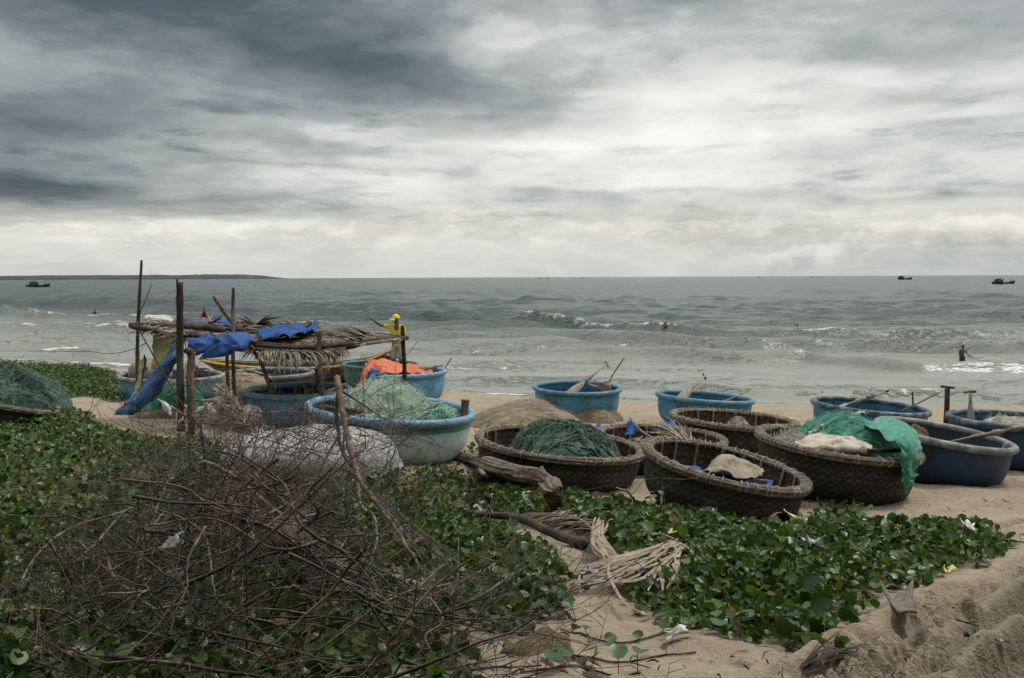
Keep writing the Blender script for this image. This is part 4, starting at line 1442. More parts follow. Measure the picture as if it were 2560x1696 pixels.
stick('broken_stick', 'pointed broken stick rising from the low basket through the blue rag', 'stick', [at(1630, 1095, ym - .4), at(1600, 1075, ym - .1), at(1574, 1045, ym + .1)], (.02, .012), OLDWOOD)

# orange tarpaulin on the light blue boat
yo = yof('b15')
ro = rad('b15')
cloth('orange_tarpaulin', 'crumpled orange tarpaulin spread over the light blue boat', 'tarpaulin',
      [[at(912, 912, yo + .7), at(950, 906, yo + .9), at(1000, 916, yo + .9), at(1050, 922, yo + .8), at(1072, 932, yo + .6)],
       [at(918, 914, yo + .2), at(952, 908, yo + .3), at(1000, 920, yo + .3), at(1045, 924, yo + .3), at(1078, 935, yo + .3)],
       [at(924, 920, yo - .35), at(958, 922, yo - .4), at(1000, 930, yo - .4), at(1045, 932, yo - .4), at(1080, 938, yo - .2)],
       [at(935, 940, yo - .85), at(965, 938, yo - .85), at(1005, 940, yo - .86), at(1045, 940, yo - .84), at(1072, 939, yo - .7)]], TARP_O, 40, 60, .10, 4, 23)
cloth('orange_tarpaulin', 'narrow orange tarpaulin end hanging down the left side of the light blue boat', 'tarpaulin',
      [[at(914, 912, yo - .35), at(924, 912, yo - .5), at(934, 916, yo - .6)],
       [at(906, 935, yo - .75), at(913, 935, yo - .8), at(920, 938, yo - .85)],
       [at(898, 962, yo - .9), at(905, 962, yo - .95), at(911, 964, yo - .95)],
       [at(888, 976, yo - .9), at(900, 978, yo - .95), at(908, 974, yo - .95)]], TARP_O, 30, 14, .04, 6, 24)
cloth('blue_tarpaulin', 'dark blue sheet hanging beneath the orange tarpaulin on the left side of its boat', 'tarpaulin',
      [[at(915, 924, yo - .5), at(932, 922, yo - .7), at(955, 932, yo - .9)],
       [at(908, 950, yo - .8), at(925, 952, yo - .92), at(940, 948, yo - .97)],
       [at(905, 972, yo - .85), at(918, 976, yo - .95), at(930, 968, yo - 1.0)]], TARP, 22, 18, .05, 6, 25)
net_heap('dark blue cloth bundle at the right end of the light blue boat', into('b15', .62, .0, .62), .32, .3, .24, TARP_D, 0, 44, fold=.05, n=0, cat='cloth', name='cloth_bundle')


# ------------------------------------------------------------------ dry palm fronds
def frond(name, label, pts, leaf, mat, n=34, droop=.5, r=.022, parent=None, seed=1, wid=.022, spread=1.0, group=None, fall=(0, 0, -1), curl=.0, stem=None, one_side=0, lean=.55, t0=.12, xmax=None):
    """a midrib with two rows of narrow leaflets, the leaflets one mass"""
    rs = random.Random(seed)
    L = [Vector(p) for p in smooth_line(pts, 8)]
    base = L[0].copy()
    root = None
    if parent is None:
        root = empty(name, base, label, 'palm frond', group)
        org = base
    else:
        root = parent
        org = parent.location
    nn = len(L)
    mb = MB().tube([p - org for p in L], [r * (1 - .75 * i / (nn - 1)) for i in range(nn)], 5, flat=.7)
    rib = mb.build('midrib' if parent is None else 'palm_frond', stem or mat, root)
    vv, ff = [], []
    fall = Vector(fall)
    for k in range(n):
        t = t0 + (.98 - t0) * (k + rs.random() * .7) / n
        i = min(int(t * (nn - 1)), nn - 2)
        p = L[i].lerp(L[i + 1], t * (nn - 1) - i)
        tg = (L[i + 1] - L[i]).normalized()
        sd0 = tg.cross(Vector((0, 0, 1)))
        sd0 = sd0.normalized() if sd0.length > .05 else Vector((1, 0, 0))
        if xmax is not None and p.x > xmax + .34:
            continue
        for sg in ((-1, 1) if not one_side else (one_side,)):
            ln = leaf * (.55 + .6 * math.sin(math.pi * min(t * 1.05, 1)) ** .7) * rs.uniform(.6, 1.15)
            thin = xmax is not None and p.x > xmax
            if thin:
                ln *= .85
            d = (sd0 * sg * spread * (.16 if thin else 1) + tg * (lean + .5 * t) + Vector((rs.uniform(-.25, .25), rs.uniform(-.25, .25), rs.uniform(-.1, .3)))).normalized()
            q = p.copy()
            w = wid * rs.uniform(.6, 1.3)
            side = d.cross(Vector((rs.uniform(-.6, .6), rs.uniform(-.6, .6), 1))).normalized()
            b0 = len(vv)
            S = 6
            dr = droop * rs.uniform(.5, 1.5) * (.15 if thin else 1)
            for s in range(S + 1):
                f = s / S
                ww = w * (.55 + .6 * math.sin(math.pi * (f * .8 + .12))) * (1 - f * f * .92)
                n_ = side.cross(d)
                vv += [q - side * ww - org, q + n_ * ww * .5 - org, q + side * ww - org]
                d = (d + fall * dr / S * 1.6 + Vector((rs.uniform(-1, 1), rs.uniform(-1, 1), rs.uniform(-.5, .5))) * (.10 + curl)).normalized()
                q = q + d * ln / S
            for s in range(S):
                a = b0 + s * 3
                ff += [(a, a + 1, a + 4, a + 3), (a + 1, a + 2, a + 5, a + 4)]
    lf = mesh_obj('leaflets', vv, ff, mat, rib if parent is not None else root)
    lf['kind'] = 'stuff'
    return root


# ------------------------------------------------------------------ the palm shelter
def shelter():
    base = hit(640, 1010)
    root = empty('palm_shelter', base, 'ramshackle shelter of posts with a dry palm thatch roof', 'shelter')
    o = root.location

    def post(pts, r, mat, sides=7, label=None):
        P = [Vector(p) - o for p in pts]
        L = smooth_line(P, 6)
        n = len(L)
        rr = [.78 * (r[0] + (r[1] - r[0]) * i / (n - 1)) * (1 + .07 * math.sin(i * 1.7 + pts[0][0] * 3)) for i in range(n)]
        return MB().tube(L, rr, sides).build('post', mat, root)

    def foot(px, Y):
        x = at(px, 900, Y).x
        return Vector((x, Y, gz(x, Y) - .15))
    YB, YF = 19.0, 16.0
    # uprights, from the foot in the sand to the top
    post([foot(340, 19.4), at(344, 860, 19.4), at(349, 740, 19.4), at(353, 672, 19.4), at(354, 651, 19.4)], (.062, .030), DARKWOOD)
    post([foot(447, 15.2), at(450, 900, 15.2), at(450, 800, 15.2), at(449, 706, 15.2)], (.085, .078), DARKWOOD, 8)
    MB().tube([at(446, 730, 15.14) - o, at(443, 712, 15.14) - o, at(443, 698, 15.14) - o], .02, 5).build('splinter', DARKWOOD, root)
    post([foot(474, 14.2), at(475, 960, 14.2), at(478, 900, 14.2), at(479, 880, 14.2)], (.075, .085), BROWNWOOD, 8)
    MB().tube([at(479, 884, 14.15) - o, at(468, 876, 14.15) - o, at(461, 880, 14.15) - o], [.07, .06, .04], 6).build('stub', DARKWOOD, root)
    post([foot(583, 16.6), at(583, 900, 16.6), at(583, 840, 16.8), at(582, 780, 17.0), at(584, 719, 17.0)], (.05, .042), BROWNWOOD)
    post([foot(569, 18.6), at(568, 900, 18.6), at(570, 860, 18.6)], (.055, .05), BROWNWOOD)
    post([at(587, 815, 17.2), at(560, 780, 17.2), at(534, 741, 17.2)], (.055, .048), BROWNWOOD)
    post([foot(688, 16.2) + Vector((.15, -.1, 0)), at(660, 925, 16.1), at(632, 876, 16.0), at(625, 862, 16.0)], (.050, .045), BROWNWOOD)
    post([foot(806, 14.8), at(803, 950, 15.0), at(797, 890, 15.4), at(800, 830, 15.6)], (.06, .055), DARKWOOD)
    post([foot(800, 16.4), at(795, 930, 16.4), at(793, 865, 16.4)], (.06, .055), DARKWOOD)
    post([foot(1012, 17.6), at(1011, 920, 17.6), at(1008, 860, 17.6), at(1006, 814, 17.6)], (.058, .052), DARKWOOD)

    def beam(pts, r, mat=DARKWOOD):
        L = smooth_line([Vector(p) - o for p in pts], 6)
        MB().tube(L, [r * (1 + .08 * math.sin(i * 1.3)) for i in range(len(L))], 7).build('beam', mat, root)
    beam([at(325, 814, 17.2), at(440, 818, 17.0), at(560, 824, 16.8)], .058)
    beam([at(330, 818, 16.4), at(460, 838, 16.1), at(640, 858, 15.9), at(760, 868, 15.7), at(870, 858, 15.9)], .042)
    beam([at(640, 864, 15.75), at(760, 870, 15.5), at(886, 860, 15.7)], .036)
    beam([at(790, 872, 15.6), at(900, 855, 16.4), at(1018, 845, 17.6)], .045)
    beam([at(590, 808, 18.6), at(612, 807, 18.6), at(618, 806, 18.6)], .05, BROWNWOOD)
    beam([at(560, 820, 18.4), at(700, 822, 18.6), at(860, 830, 18.6), at(1012, 844, 18.0)], .042)
    beam([at(690, 822, 18.7), at(730, 812, 18.9), at(752, 811, 18.9)], .035, PALEWOOD)
    beam([at(450, 815, 15.3), at(520, 817, 17.0), at(600, 818, 18.6)], .05)

    # fronds: laid side by side along the roof, tips to the right
    F_ = []
    k = 0
    lay = [  # midrib from, through, to: (px, py, Y); leaflet length
        [(345, 806, 17.6), (430, 815, 17.3), (560, 830, 17.0)], [(340, 820, 16.9), (430, 826, 16.6), (560, 838, 16.4)],
        [(470, 838, 16.0), (400, 822, 16.6), (345, 812, 17.2)],
        [(575, 842, 16.6), (500, 842, 16.3), (420, 834, 16.2)],
        [(1000, 847, 17.6), (900, 836, 17.4), (760, 838, 17.2)], [(1005, 850, 17.4), (900, 846, 16.9), (740, 856, 16.4)],
        [(1010, 846, 17.8), (880, 830, 18.0), (740, 828, 18.0)], [(1000, 848, 17.2), (880, 860, 16.4), (700, 874, 15.8)],
        [(990, 850, 17.0), (860, 866, 16.0), (690, 878, 15.6)], [(960, 848, 17.2), (820, 852, 16.7), (650, 862, 16.2)],
        [(930, 834, 17.9), (800, 832, 17.9), (650, 834, 17.6)], [(900, 845, 17.3), (760, 850, 16.9), (610, 860, 16.4)],
        [(610, 870, 15.9), (720, 872, 15.7), (860, 866, 16.0)], [(640, 872, 15.7), (740, 880, 15.5), (850, 872, 15.6)],
        [(880, 836, 17.8), (720, 828, 18.3), (600, 826, 18.4)], [(870, 826, 18.4), (760, 824, 18.5), (620, 826, 18.4)],
        [(1012, 848, 17.6), (960, 854, 17.0), (880, 868, 16.3)], [(840, 858, 16.5), (740, 862, 16.2), (620, 872, 15.9)],
        [(590, 826, 18.0), (640, 818, 18.3), (700, 820, 18.4)], [(600, 832, 17.6), (640, 840, 17.0), (660, 858, 16.3)],
    ]
    for q in list(lay[4:12]) + list(lay[14:17]):
        for j in range(2):
            lay.append([(a + rng.uniform(-14, 14), b + rng.uniform(-5, 4), c_ + rng.uniform(-.25, .25)) for a, b, c_ in q])
    for k in range(9):      # loose leaf bunches that stick up from the thatch
        x0 = rng.uniform(380, 860)
        lay.append([(x0, 826, 17.4), (x0 + rng.uniform(-30, 40), 816 + rng.uniform(-6, 6), 17.5), (x0 + rng.uniform(-60, 70), 820 + rng.uniform(-14, 10), 17.6)])
    for k, q in enumerate(lay):
        pts = [at(*p) for p in q]
        front = q[1][2] < 16.3
        frond('x', None, pts, rng.uniform(.40, .68) if front else .5, PALM, 44, .75 if front else .30, .028, root, 100 + k, .022, 1.0 if front else .8, fall=(0, -.15, -1), t0=.2 if q[0][0] > 860 else .12, xmax=at(870, 850, 16.5).x)


shelter()

# broken fronds of the near end of the shelter, leaning to the ground
frond('fallen_palm_frond', 'dry palm frond with streaming leaflets leaning on the short post', [at(640, 1085, 13.4), at(590, 1010, 14.2), at(545, 975, 14.8), at(480, 950, 15.2)], .75, PALM, 26, .15, .03, seed=71, wid=.015, spread=.3, lean=1.6)
frond('fallen_palm_frond', 'dry palm frond lying between the white sacks and the blue boat', [at(470, 1000, 14.4), at(560, 1010, 14.2), at(640, 1060, 13.6), at(690, 1100, 13.0)], .7, PALM, 26, .1, .03, seed=72, wid=.015, spread=.4, lean=1.3)
frond('fallen_palm_frond', 'short tattered palm frond at the foot of the short post', [at(440, 1075, 13.8), at(470, 1040, 13.9), at(520, 1030, 14.0)], .4, PALM, 14, .5, .025, seed=73, wid=.018)
frond('palm_tuft', 'curled dry palm tuft standing in the low basket', [into('k6', .42, -.32, .70), into('k6', .36, -.28, .9), into('k6', .22, -.2, 1.10)], .62, PALM_L, 26, .5, .022, seed=74, wid=.014, fall=(-.5, 0, -.6), spread=.6)
frond('palm_tuft', 'dark dry palm leaf lying across the left of the low basket', [into('k6', -.6, -.4, 1.0), into('k6', -.35, -.4, 1.02), into('k6', -.05, -.3, .98)], .35, PALM, 20, .3, .02, seed=75, wid=.016)

# ---- tarpaulins on the roof
cloth('roof_tarpaulin', 'blue tarpaulin on the back of the thatch below the red flag', 'tarpaulin',
      [[at(456, 800, 18.2), at(510, 800, 18.4), at(548, 795, 18.6), at(592, 804, 18.5)],
       [at(460, 812, 17.5), at(512, 814, 17.7), at(550, 806, 17.8), at(590, 812, 17.8)],
       [at(468, 828, 16.8), at(515, 830, 16.9), at(552, 826, 16.9), at(590, 826, 17.0)]], TARP, 26, 40, .05, 3, 31)
cloth('roof_tarpaulin', 'long bunched blue tarpaulin hanging from the front of the roof', 'tarpaulin',
      [[at(464, 842, 15.9), at(505, 844, 15.9), at(545, 846, 15.9), at(580, 832, 16.0), at(615, 830, 16.1), at(632, 842, 16.2)],
       [at(472, 858, 15.6), at(508, 856, 15.5), at(540, 852, 15.6), at(580, 846, 15.5), at(612, 846, 15.5), at(630, 850, 15.7)],
       [at(478, 875, 15.6), at(515, 872, 15.45), at(540, 862, 15.5), at(575, 868, 15.3), at(605, 864, 15.3), at(618, 862, 15.5)],
       [at(484, 878, 15.65), at(512, 882, 15.5), at(535, 885, 15.3), at(565, 885, 15.2), at(595, 876, 15.3), at(612, 872, 15.5)]], TARP, 40, 70, .075, 3.2, 32)
cloth('roof_tarpaulin', 'frayed blue tarpaulin corner drooping lowest at the front of the roof', 'tarpaulin',
      [[at(512, 876, 15.3), at(535, 862, 15.25), at(560, 858, 15.2), at(595, 868, 15.2)],
       [at(506, 888, 15.3), at(532, 880, 15.2), at(560, 880, 15.15), at(588, 878, 15.2)],
       [at(498, 898, 15.3), at(528, 896, 15.2), at(558, 893, 15.15), at(582, 886, 15.2)]], TARP, 24, 36, .04, 5, 33, hem=.03)
cloth('roof_tarpaulin', 'blue tarpaulin wedge on the middle of the thatch ending in a twisted corner', 'tarpaulin',
      [[at(642, 830, 17.2), at(700, 821, 17.4), at(745, 819, 17.6), at(785, 814, 17.8), at(798, 808, 17.8)],
       [at(646, 840, 16.5), at(700, 831, 16.6), at(740, 831, 16.8), at(775, 829, 17.0), at(796, 816, 17.3)],
       [at(654, 852, 15.9), at(695, 850, 16.0), at(730, 846, 16.2), at(762, 839, 16.6), at(790, 826, 17.0)]], TARP, 34, 60, .10, 3.5, 34)
# ---- hanging nets at the left end
cloth('hanging_net', 'yellow green net sheet hanging from the left end of the roof', 'net',
      [[at(388, 828, 16.6), at(420, 832, 16.3), at(450, 842, 16.0)],
       [at(386, 860, 16.6), at(415, 870, 16.3), at(440, 875, 16.0)],
       [at(383, 890, 16.6), at(405, 900, 16.3), at(420, 905, 16.0)],
       [at(380, 922, 16.6), at(392, 928, 16.4), at(402, 930, 16.2)]], TARP_Y, 36, 30, .05, 4, 41, hem=.03)
m_ = [(446, 842, 455, 880), (425, 880, 440, 915), (392, 925, 412, 955), (350, 980, 378, 1000), (318, 1012, 345, 1025), (300, 1026, 325, 1040)]
cloth('hanging_net', 'twisted dark blue net bundle slanting from the roof down to the sand', 'net',
      [[at(a, b, 15.7 - i * .1), at((a + c_) / 2 - 2, (b + d_) / 2 - 6, 15.5 - i * .1), at((a + c_) / 2 + 4, (b + d_) / 2 + 5, 15.45 - i * .1), at(c_, d_, 15.6 - i * .1)] for i, (a, b, c_, d_) in enumerate(m_)],
      TARP_D, 60, 26, .06, 5, 42, hem=.02)
net_heap('blue foot of the twisted net spread on the sand', hit(318, 1036), .30, .16, .14, TARP_D, -.3, 47, fold=.03, n=60, sr=.005)
cloth('hanging_net', 'narrow yellow strip hanging along the leftmost post', 'net',
      [[at(352, 905, 17.0), at(362, 890, 17.0)], [at(345, 950, 16.6), at(356, 945, 16.6)], [at(336, 975, 16.3), at(350, 968, 16.3)], [at(330, 1000, 16.0), at(345, 985, 16.0)]], TARP_Y, 30, 8, .03, 6, 43)
cloth('hanging_net', 'narrow dark blue strip twisted beside the leftmost post', 'net',
      [[at(360, 885, 17.6), at(368, 900, 17.6)], [at(352, 920, 17.6), at(362, 925, 17.6)], [at(348, 950, 17.6), at(356, 955, 17.6)]], TARP_D, 20, 8, .03, 6, 44)

# ---- flags
def flag(label, pole, corner, mat, r=.012, pmat=None, sd=1):
    root = empty('flag', pole[0], label, 'flag')
    o = root.location
    MB().tube([Vector(p) - o for p in pole], r, 6).build('pole', pmat or BROWNWOOD, root)
    C = [[Vector(p) - o for p in row] for row in corner]
    cloth('flag_cloth', None, None, C, mat, 20, 20, .025, 6, sd, parent=root)


flag('small red pennant on a thin pole behind the blue roof tarpaulin', [at(524, 830, 18.8), at(517, 796, 18.8), at(510, 764, 18.8)],
     [[at(511, 768, 18.8), at(508, 771, 18.8), at(505, 776, 18.8)], [at(515, 780, 18.8), at(507, 784, 18.75), at(500, 788, 18.8)], [at(518, 794, 18.8), at(508, 797, 18.85), at(498, 804, 18.8)]], RED, sd=2)
flag('white pennant on a bamboo stick lying low before the green net bundle', [at(462, 1040, 13.6), at(445, 1028, 13.7), at(424, 1016, 13.8)],
     [[at(430, 1018, 13.75), at(414, 1006, 13.8), at(393, 996, 13.9)], [at(430, 1026, 13.75), at(416, 1016, 13.75), at(400, 1008, 13.85)], [at(429, 1040, 13.7), at(418, 1032, 13.75), at(406, 1022, 13.85)]], WHITEP, .02, BAMBOO, 3)

# ---- sacks and litter below the shelter
def sack(label, c, r, mat, rot=0, seed=1, name='sack', cat='sack'):
    rs = np.random.RandomState(seed)
    nu, nv = 18, 28
    th = np.linspace(.02, math.pi - .02, nu)[:, None]
    ph = np.linspace(0, 2 * math.pi, nv, endpoint=False)[None, :]
    x, y, z = np.sin(th) * np.cos(ph), np.sin(th) * np.sin(ph) + 0 * th, np.cos(th) + 0 * ph
    d = 1 + .22 * fbm(x * 1.6 + seed, y * 1.6, z * 1.6, 3) + .10 * (1 - 2 * np.abs(vnoise(x * 4, y * 4, z * 2 + seed)))
    P = np.stack([x * d * r[0], y * d * r[1], np.maximum(z * d, -.75) * r[2] + r[2] * .7], -1).reshape(-1, 3)
    o = mesh_obj(name, P, grid_faces(nu, nv, True), mat)
    o.location = c
    o.rotation_euler = (0, 0, rot)
    return tag(o, label, cat)


sack('crumpled white sack with pinkish stains among the fallen fronds', hit(560, 1062) + Vector((.05, .5, .12)), (.34, .26, .26), PINKISH, .2, 3)
sack('second stained white sack lower right of the crumpled one', hit(606, 1075) + Vector((.0, .3, .10)), (.30, .20, .18), PINKISH, -.5, 4)
sack('white plastic float ball beside the short post', hit(486, 1062) + Vector((.05, .25, .10)), (.11, .11, .12), WHITEP, 0, 5, 'float_ball', 'float')
sack('pale crumpled plastic bag at the left of the short post', hit(458, 1065) + Vector((0, .1, 0)), (.15, .13, .22), WHITEP, 0, 6, 'plastic_bag', 'bag')
plank('white board leaning among the fallen palm fronds', hit(575, 1080) + Vector((0, .1, .12)), hit(610, 1080) + Vector((.1, .1, .03)), .2, .02, WHITEP, .8)
sack('brown lumpy bundle inside the left boat behind the leftmost post', into('b17', -.55, .1, .80), (.42, .36, .30), CANVAS, .2, 7, 'bundle', 'bundle')
sack('smaller brown bundle in the left boat next to the lumpy one', into('b17', -.22, -.1, .80), (.30, .28, .20), OLDWOOD, .5, 8, 'bundle', 'bundle')
stick('green_rope', 'thin green cord from the rim of the shelter boat down to the sand', 'rope', [into('b13', -.93, -.3, 1.04), at(600, 1000, 16.2), at(584, 1020, 15.2), at(560, 1055, 14.4), at(500, 1075, 14.0)], .008, ROPE, 5)
stick('green_rope', 'short green cord tied to the pale blue rim by the shelter', 'rope', [into('b13', -.9, -.35, 1.05), into('b13', -.92, -.42, .8), into('b13', -.95, -.44, .5)], .008, ROPE, 5)


# ------------------------------------------------------------------ driftwood log
def log():
    base = hit(1255, 1205)
    root = empty('driftwood_log', base, 'grey cracked driftwood log with a hooked end before the oval basket', 'log')
    o = root.location
    path = [hit(1130, 1160) + Vector((-.2, .5, .04)), hit(1180, 1172) + Vector((0, .35, .06)), at(1240, 1167, 9.5), at(1300, 1186, 9.0), at(1345, 1192, 8.7), at(1370, 1212, 8.6), at(1384, 1242, 8.4), hit(1392, 1270) + Vector((0, 0, -.1))]
    L = np.array(smooth_line(path, 13)) - np.array(o)
    n = len(L)
    t = np.linspace(0, 1, n)
    rad_ = np.interp(t, [0, .25, .45, .62, .74, .86, 1], [.065, .085, .08, .08, .105, .07, .045])
    nv = 40
    ph = np.linspace(0, 2 * math.pi, nv, endpoint=False)
    tg = np.gradient(L, axis=0); tg /= np.linalg.norm(tg, axis=1, keepdims=True)
    sd = np.cross(tg, [0, .3, 1.0]); sd /= np.linalg.norm(sd, axis=1, keepdims=True)
    up = np.cross(sd, tg)
    A, B = np.meshgrid(t, ph, indexing='ij')
    grain = 1 - 2 * np.abs(vnoise(np.cos(B) * 5, np.sin(B) * 5, A * 3))
    d = rad_[:, None] * (1 + .34 * fbm(np.cos(B) * 1.5, np.sin(B) * 1.5, A * 5, 3) + .20 * grain + .14 * (1 - 2 * np.abs(vnoise(np.cos(B) * 11, np.sin(B) * 11, A * 6))))
    P = L[:, None, :] + (sd[:, None, :] * np.cos(B)[:, :, None] + up[:, None, :] * np.sin(B)[:, :, None] * .8) * d[:, :, None]
    f = np.concatenate([grid_faces(n, nv, True)])
    mesh_obj('trunk', P.reshape(-1, 3), f, LOGWOOD, root)
    MB().tube([Vector(L[int(n * .55)]) + Vector((0, 0, .05)), Vector(L[int(n * .55)]) + Vector((.12, -.06, -.10)), Vector(L[int(n * .55)]) + Vector((.18, -.1, -.25))], [.09, .07, .04], 8).build('branch_stub', LOGWOOD, root)


log()

# ------------------------------------------------------------------ dry palm fronds on the ground
stick('frond_stalk', 'dark brown palm stalk lying in the leaves at the middle', 'palm stalk', [hit(1180, 1312) + Vector((0, 0, .10)), hit(1290, 1330) + Vector((0, 0, .13)), hit(1380, 1362) + Vector((0, 0, .10)), hit(1460, 1382) + Vector((0, 0, .06))], (.030, .045), DARKWOOD, 7)
frond('ground_palm_frond', 'dark dry palm frond fanned over the sand behind the pale one', [hit(1500, 1372) + Vector((0, 0, .10)), hit(1450, 1345) + Vector((0, 0, .16)), hit(1390, 1325) + Vector((0, 0, .15)), hit(1320, 1305) + Vector((0, 0, .08))], .50, PALM, 34, .45, .022, seed=201, wid=.010, spread=.75)


def pale_frond():
    V3 = lambda t: Vector((t[0], t[1], t[2] * .55 + .02))
    base = hit(1640, 1420)
    root = empty('ground_palm_frond', base, 'pale dry palm frond curled on the leaves in the foreground', 'palm frond')
    o = root.location
    rs = random.Random(7)
    lead = [hit(1700, 1402) + V3((0, 0, .20)), hit(1640, 1425) + V3((0, 0, .24)), hit(1560, 1452) + V3((0, 0, .22)), hit(1500, 1470) + V3((0, 0, .16))]
    MB().tube([Vector(p) - o for p in smooth_line(lead, 6)], .014, 5).build('midrib', PALM_L, root)
    vv, ff = [], []

    def blade(pts, w):
        L = [Vector(p) for p in smooth_line(pts, 5)]
        b0 = len(vv)
        n = len(L)
        for i, p in enumerate(L):
            t = i / (n - 1)
            tg = (L[min(i + 1, n - 1)] - L[max(i - 1, 0)]).normalized()
            s = tg.cross(Vector((0, -.4, 1))).normalized()
            u = s.cross(tg)
            ww = w * (.45 + .7 * math.sin(math.pi * min(t * .85 + .1, 1)))
            vv.extend([p - s * ww - o, p + u * ww * .6 - o, p + s * ww - o])
        for i in range(n - 1):
            a = b0 + i * 3
            ff.extend([(a, a + 1, a + 4, a + 3), (a + 1, a + 2, a + 5, a + 4)])
    for k in range(34):      # long leaflets sweeping left from the stalk end
        j = lambda s: rs.uniform(-s, s)
        s0 = hit(1700 + j(25) - k, 1405 + j(12) + k * .5) + V3((0, 0, .22 + j(.05)))
        y1 = rs.uniform(1432, 1485)
        s1 = hit(1590 + j(30), y1 + j(8)) + V3((0, 0, .17 + j(.07)))
        x2 = rs.uniform(1415, 1520)
        s2 = hit(x2, y1 + rs.uniform(5, 26)) + V3((0, 0, .05 + rs.random() * .1))
        blade([s0, s1, s2], .0085 * rs.uniform(.7, 1.3))
    for k in range(26):      # a second bunch bending up and to the left
        j = lambda s: rs.uniform(-s, s)
        b = hit(1545 + j(25), 1440 + j(10)) + V3((0, 0, .08))
        m1 = hit(1490 + j(14) + k * .8, 1402 + j(14)) + V3((0, 0, .20 + j(.05)))
        m2 = hit(1492 + j(10) + k * .9, 1350 + j(12)) + V3((0, 0, .20 + j(.06)))
        m3 = hit(1496 + j(8) + k * 1.1, 1318 + j(16)) + V3((0, 0, .14 + rs.random() * .12))
        blade([b, m1, m2, m3], .0085 * rs.uniform(.7, 1.3))
    for k in range(16):
        j = lambda s: rs.uniform(-s, s)
        a = hit(1690 + j(20), 1412 + j(10)) + V3((0, 0, .2))
        b = hit(1668 + j(30), 1450 + j(14)) + V3((0, 0, .16))
        c_ = hit(1640 + j(50), 1488 + j(10)) + V3((0, 0, .05))
        blade([a, b, c_], .008)
    for q in ([(1525, 1455, .22), (1522, 1490, .2), (1560, 1530, .06), (1620, 1556, .03)], [(1450, 1468, .14), (1447, 1490, .08), (1452, 1498, .03)], [(1700, 1405, .24), (1650, 1385, .25), (1590, 1375, .2)],
              [(1700, 1408, .24), (1725, 1420, .2), (1745, 1440, .1)], [(1540, 1380, .16), (1600, 1376, .2), (1660, 1396, .22)]):
        blade([hit(a, b) + V3((0, 0, h)) for a, b, h in q], .008)
    lf = mesh_obj('leaflets', vv, ff, PALM_L, root)
    lf['kind'] = 'stuff'


pale_frond()
frond('ground_palm_frond', 'thin dark palm leaf lying on the sand at the bottom right', [hit(1960, 1705), hit(2010, 1690) + Vector((0, 0, .03)), hit(2080, 1660) + Vector((0, 0, .05)), hit(2110, 1640) + Vector((0, 0, .02))], .35, DARKWOOD, 16, .2, .008, seed=203, wid=.006, spread=.4, lean=1.2)
stick('dry_stem', 'curved pale stem rising from the leaves left of the nearest basket', 'stem', [hit(1585, 1288) + Vector((0, 0, .02)), hit(1575, 1262) + Vector((0, 0, .12)), at(1542, 1220, 8.2)], (.014, .008), PALEWOOD)
stick('dry_stem', 'slender pale stem standing in front of the nearest basket', 'stem', [hit(1628, 1310) + Vector((0, 0, .04)), at(1650, 1275, 7.7), at(1654, 1232, 7.7)], (.012, .008), PALEWOOD)


# ------------------------------------------------------------------ brushwood heap
def limb(mb, p, d, length, r, depth, rs, kink=.22, sides=4, thorn=.5, up=.0):
    """a crooked dead branch with side twigs"""
    n = max(4, int(length / .11))
    pts, rad_ = [Vector(p)], [r]
    d = Vector(d).normalized()
    kids = []
    for i in range(n):
        d = (d + Vector((rs.uniform(-kink, kink), rs.uniform(-kink, kink), rs.uniform(-kink, kink) + up))).normalized()
        q = pts[-1] + d * length / n
        g = gz(q.x, q.y) + .01
        if q.z < g:
            q.z = g + rs.random() * .02
            d.z = abs(d.z) * .4
        pts.append(q)
        rad_.append(r * (1 - .82 * (i + 1) / n))
        if depth > 0 and rs.random() < .62 and i > 0:
            kids.append((q, d.copy(), r * (1 - .7 * (i + 1) / n)))
        elif rs.random() < thorn:
            t = (d.cross(Vector((rs.uniform(-1, 1), rs.uniform(-1, 1), rs.uniform(-1, 1)))).normalized() + d * .3) * rs.uniform(.03, .09)
            mb.tube([q, q + t], [max(rad_[-1] * .5, .0016), .0007], 3, cap=False)
    mb.tube(pts, [max(a, .0016) for a in rad_], sides, cap=False)
    for q, dd, rr in kids:
        s = dd.cross(Vector((rs.uniform(-1, 1), rs.uniform(-1, 1), rs.uniform(-1, 1)))).normalized()
        limb(mb, q, dd * rs.uniform(.4, 1.1) + s * rs.uniform(.5, 1.0), length * rs.uniform(.22, .5), max(rr * .6, .002), depth - 1, rs, kink, 3 if depth < 2 else sides, thorn, up)


PILE = poly_px([(60, 1700), (130, 1560), (250, 1430), (400, 1345), (600, 1290), (800, 1320), (930, 1420), (1080, 1520), (1190, 1620), (1160, 1760), (950, 2050), (0, 2050)])
PILE_B = poly_px([(470, 1225), (620, 1200), (820, 1200), (1000, 1195), (1080, 1240), (760, 1290), (500, 1290)])


def pile_top(x, y):
    d = np.where(inside(PILE, x, y), edge_dist(PILE, x, y), 0)
    return .82 * sstep(0, 1.15, d)


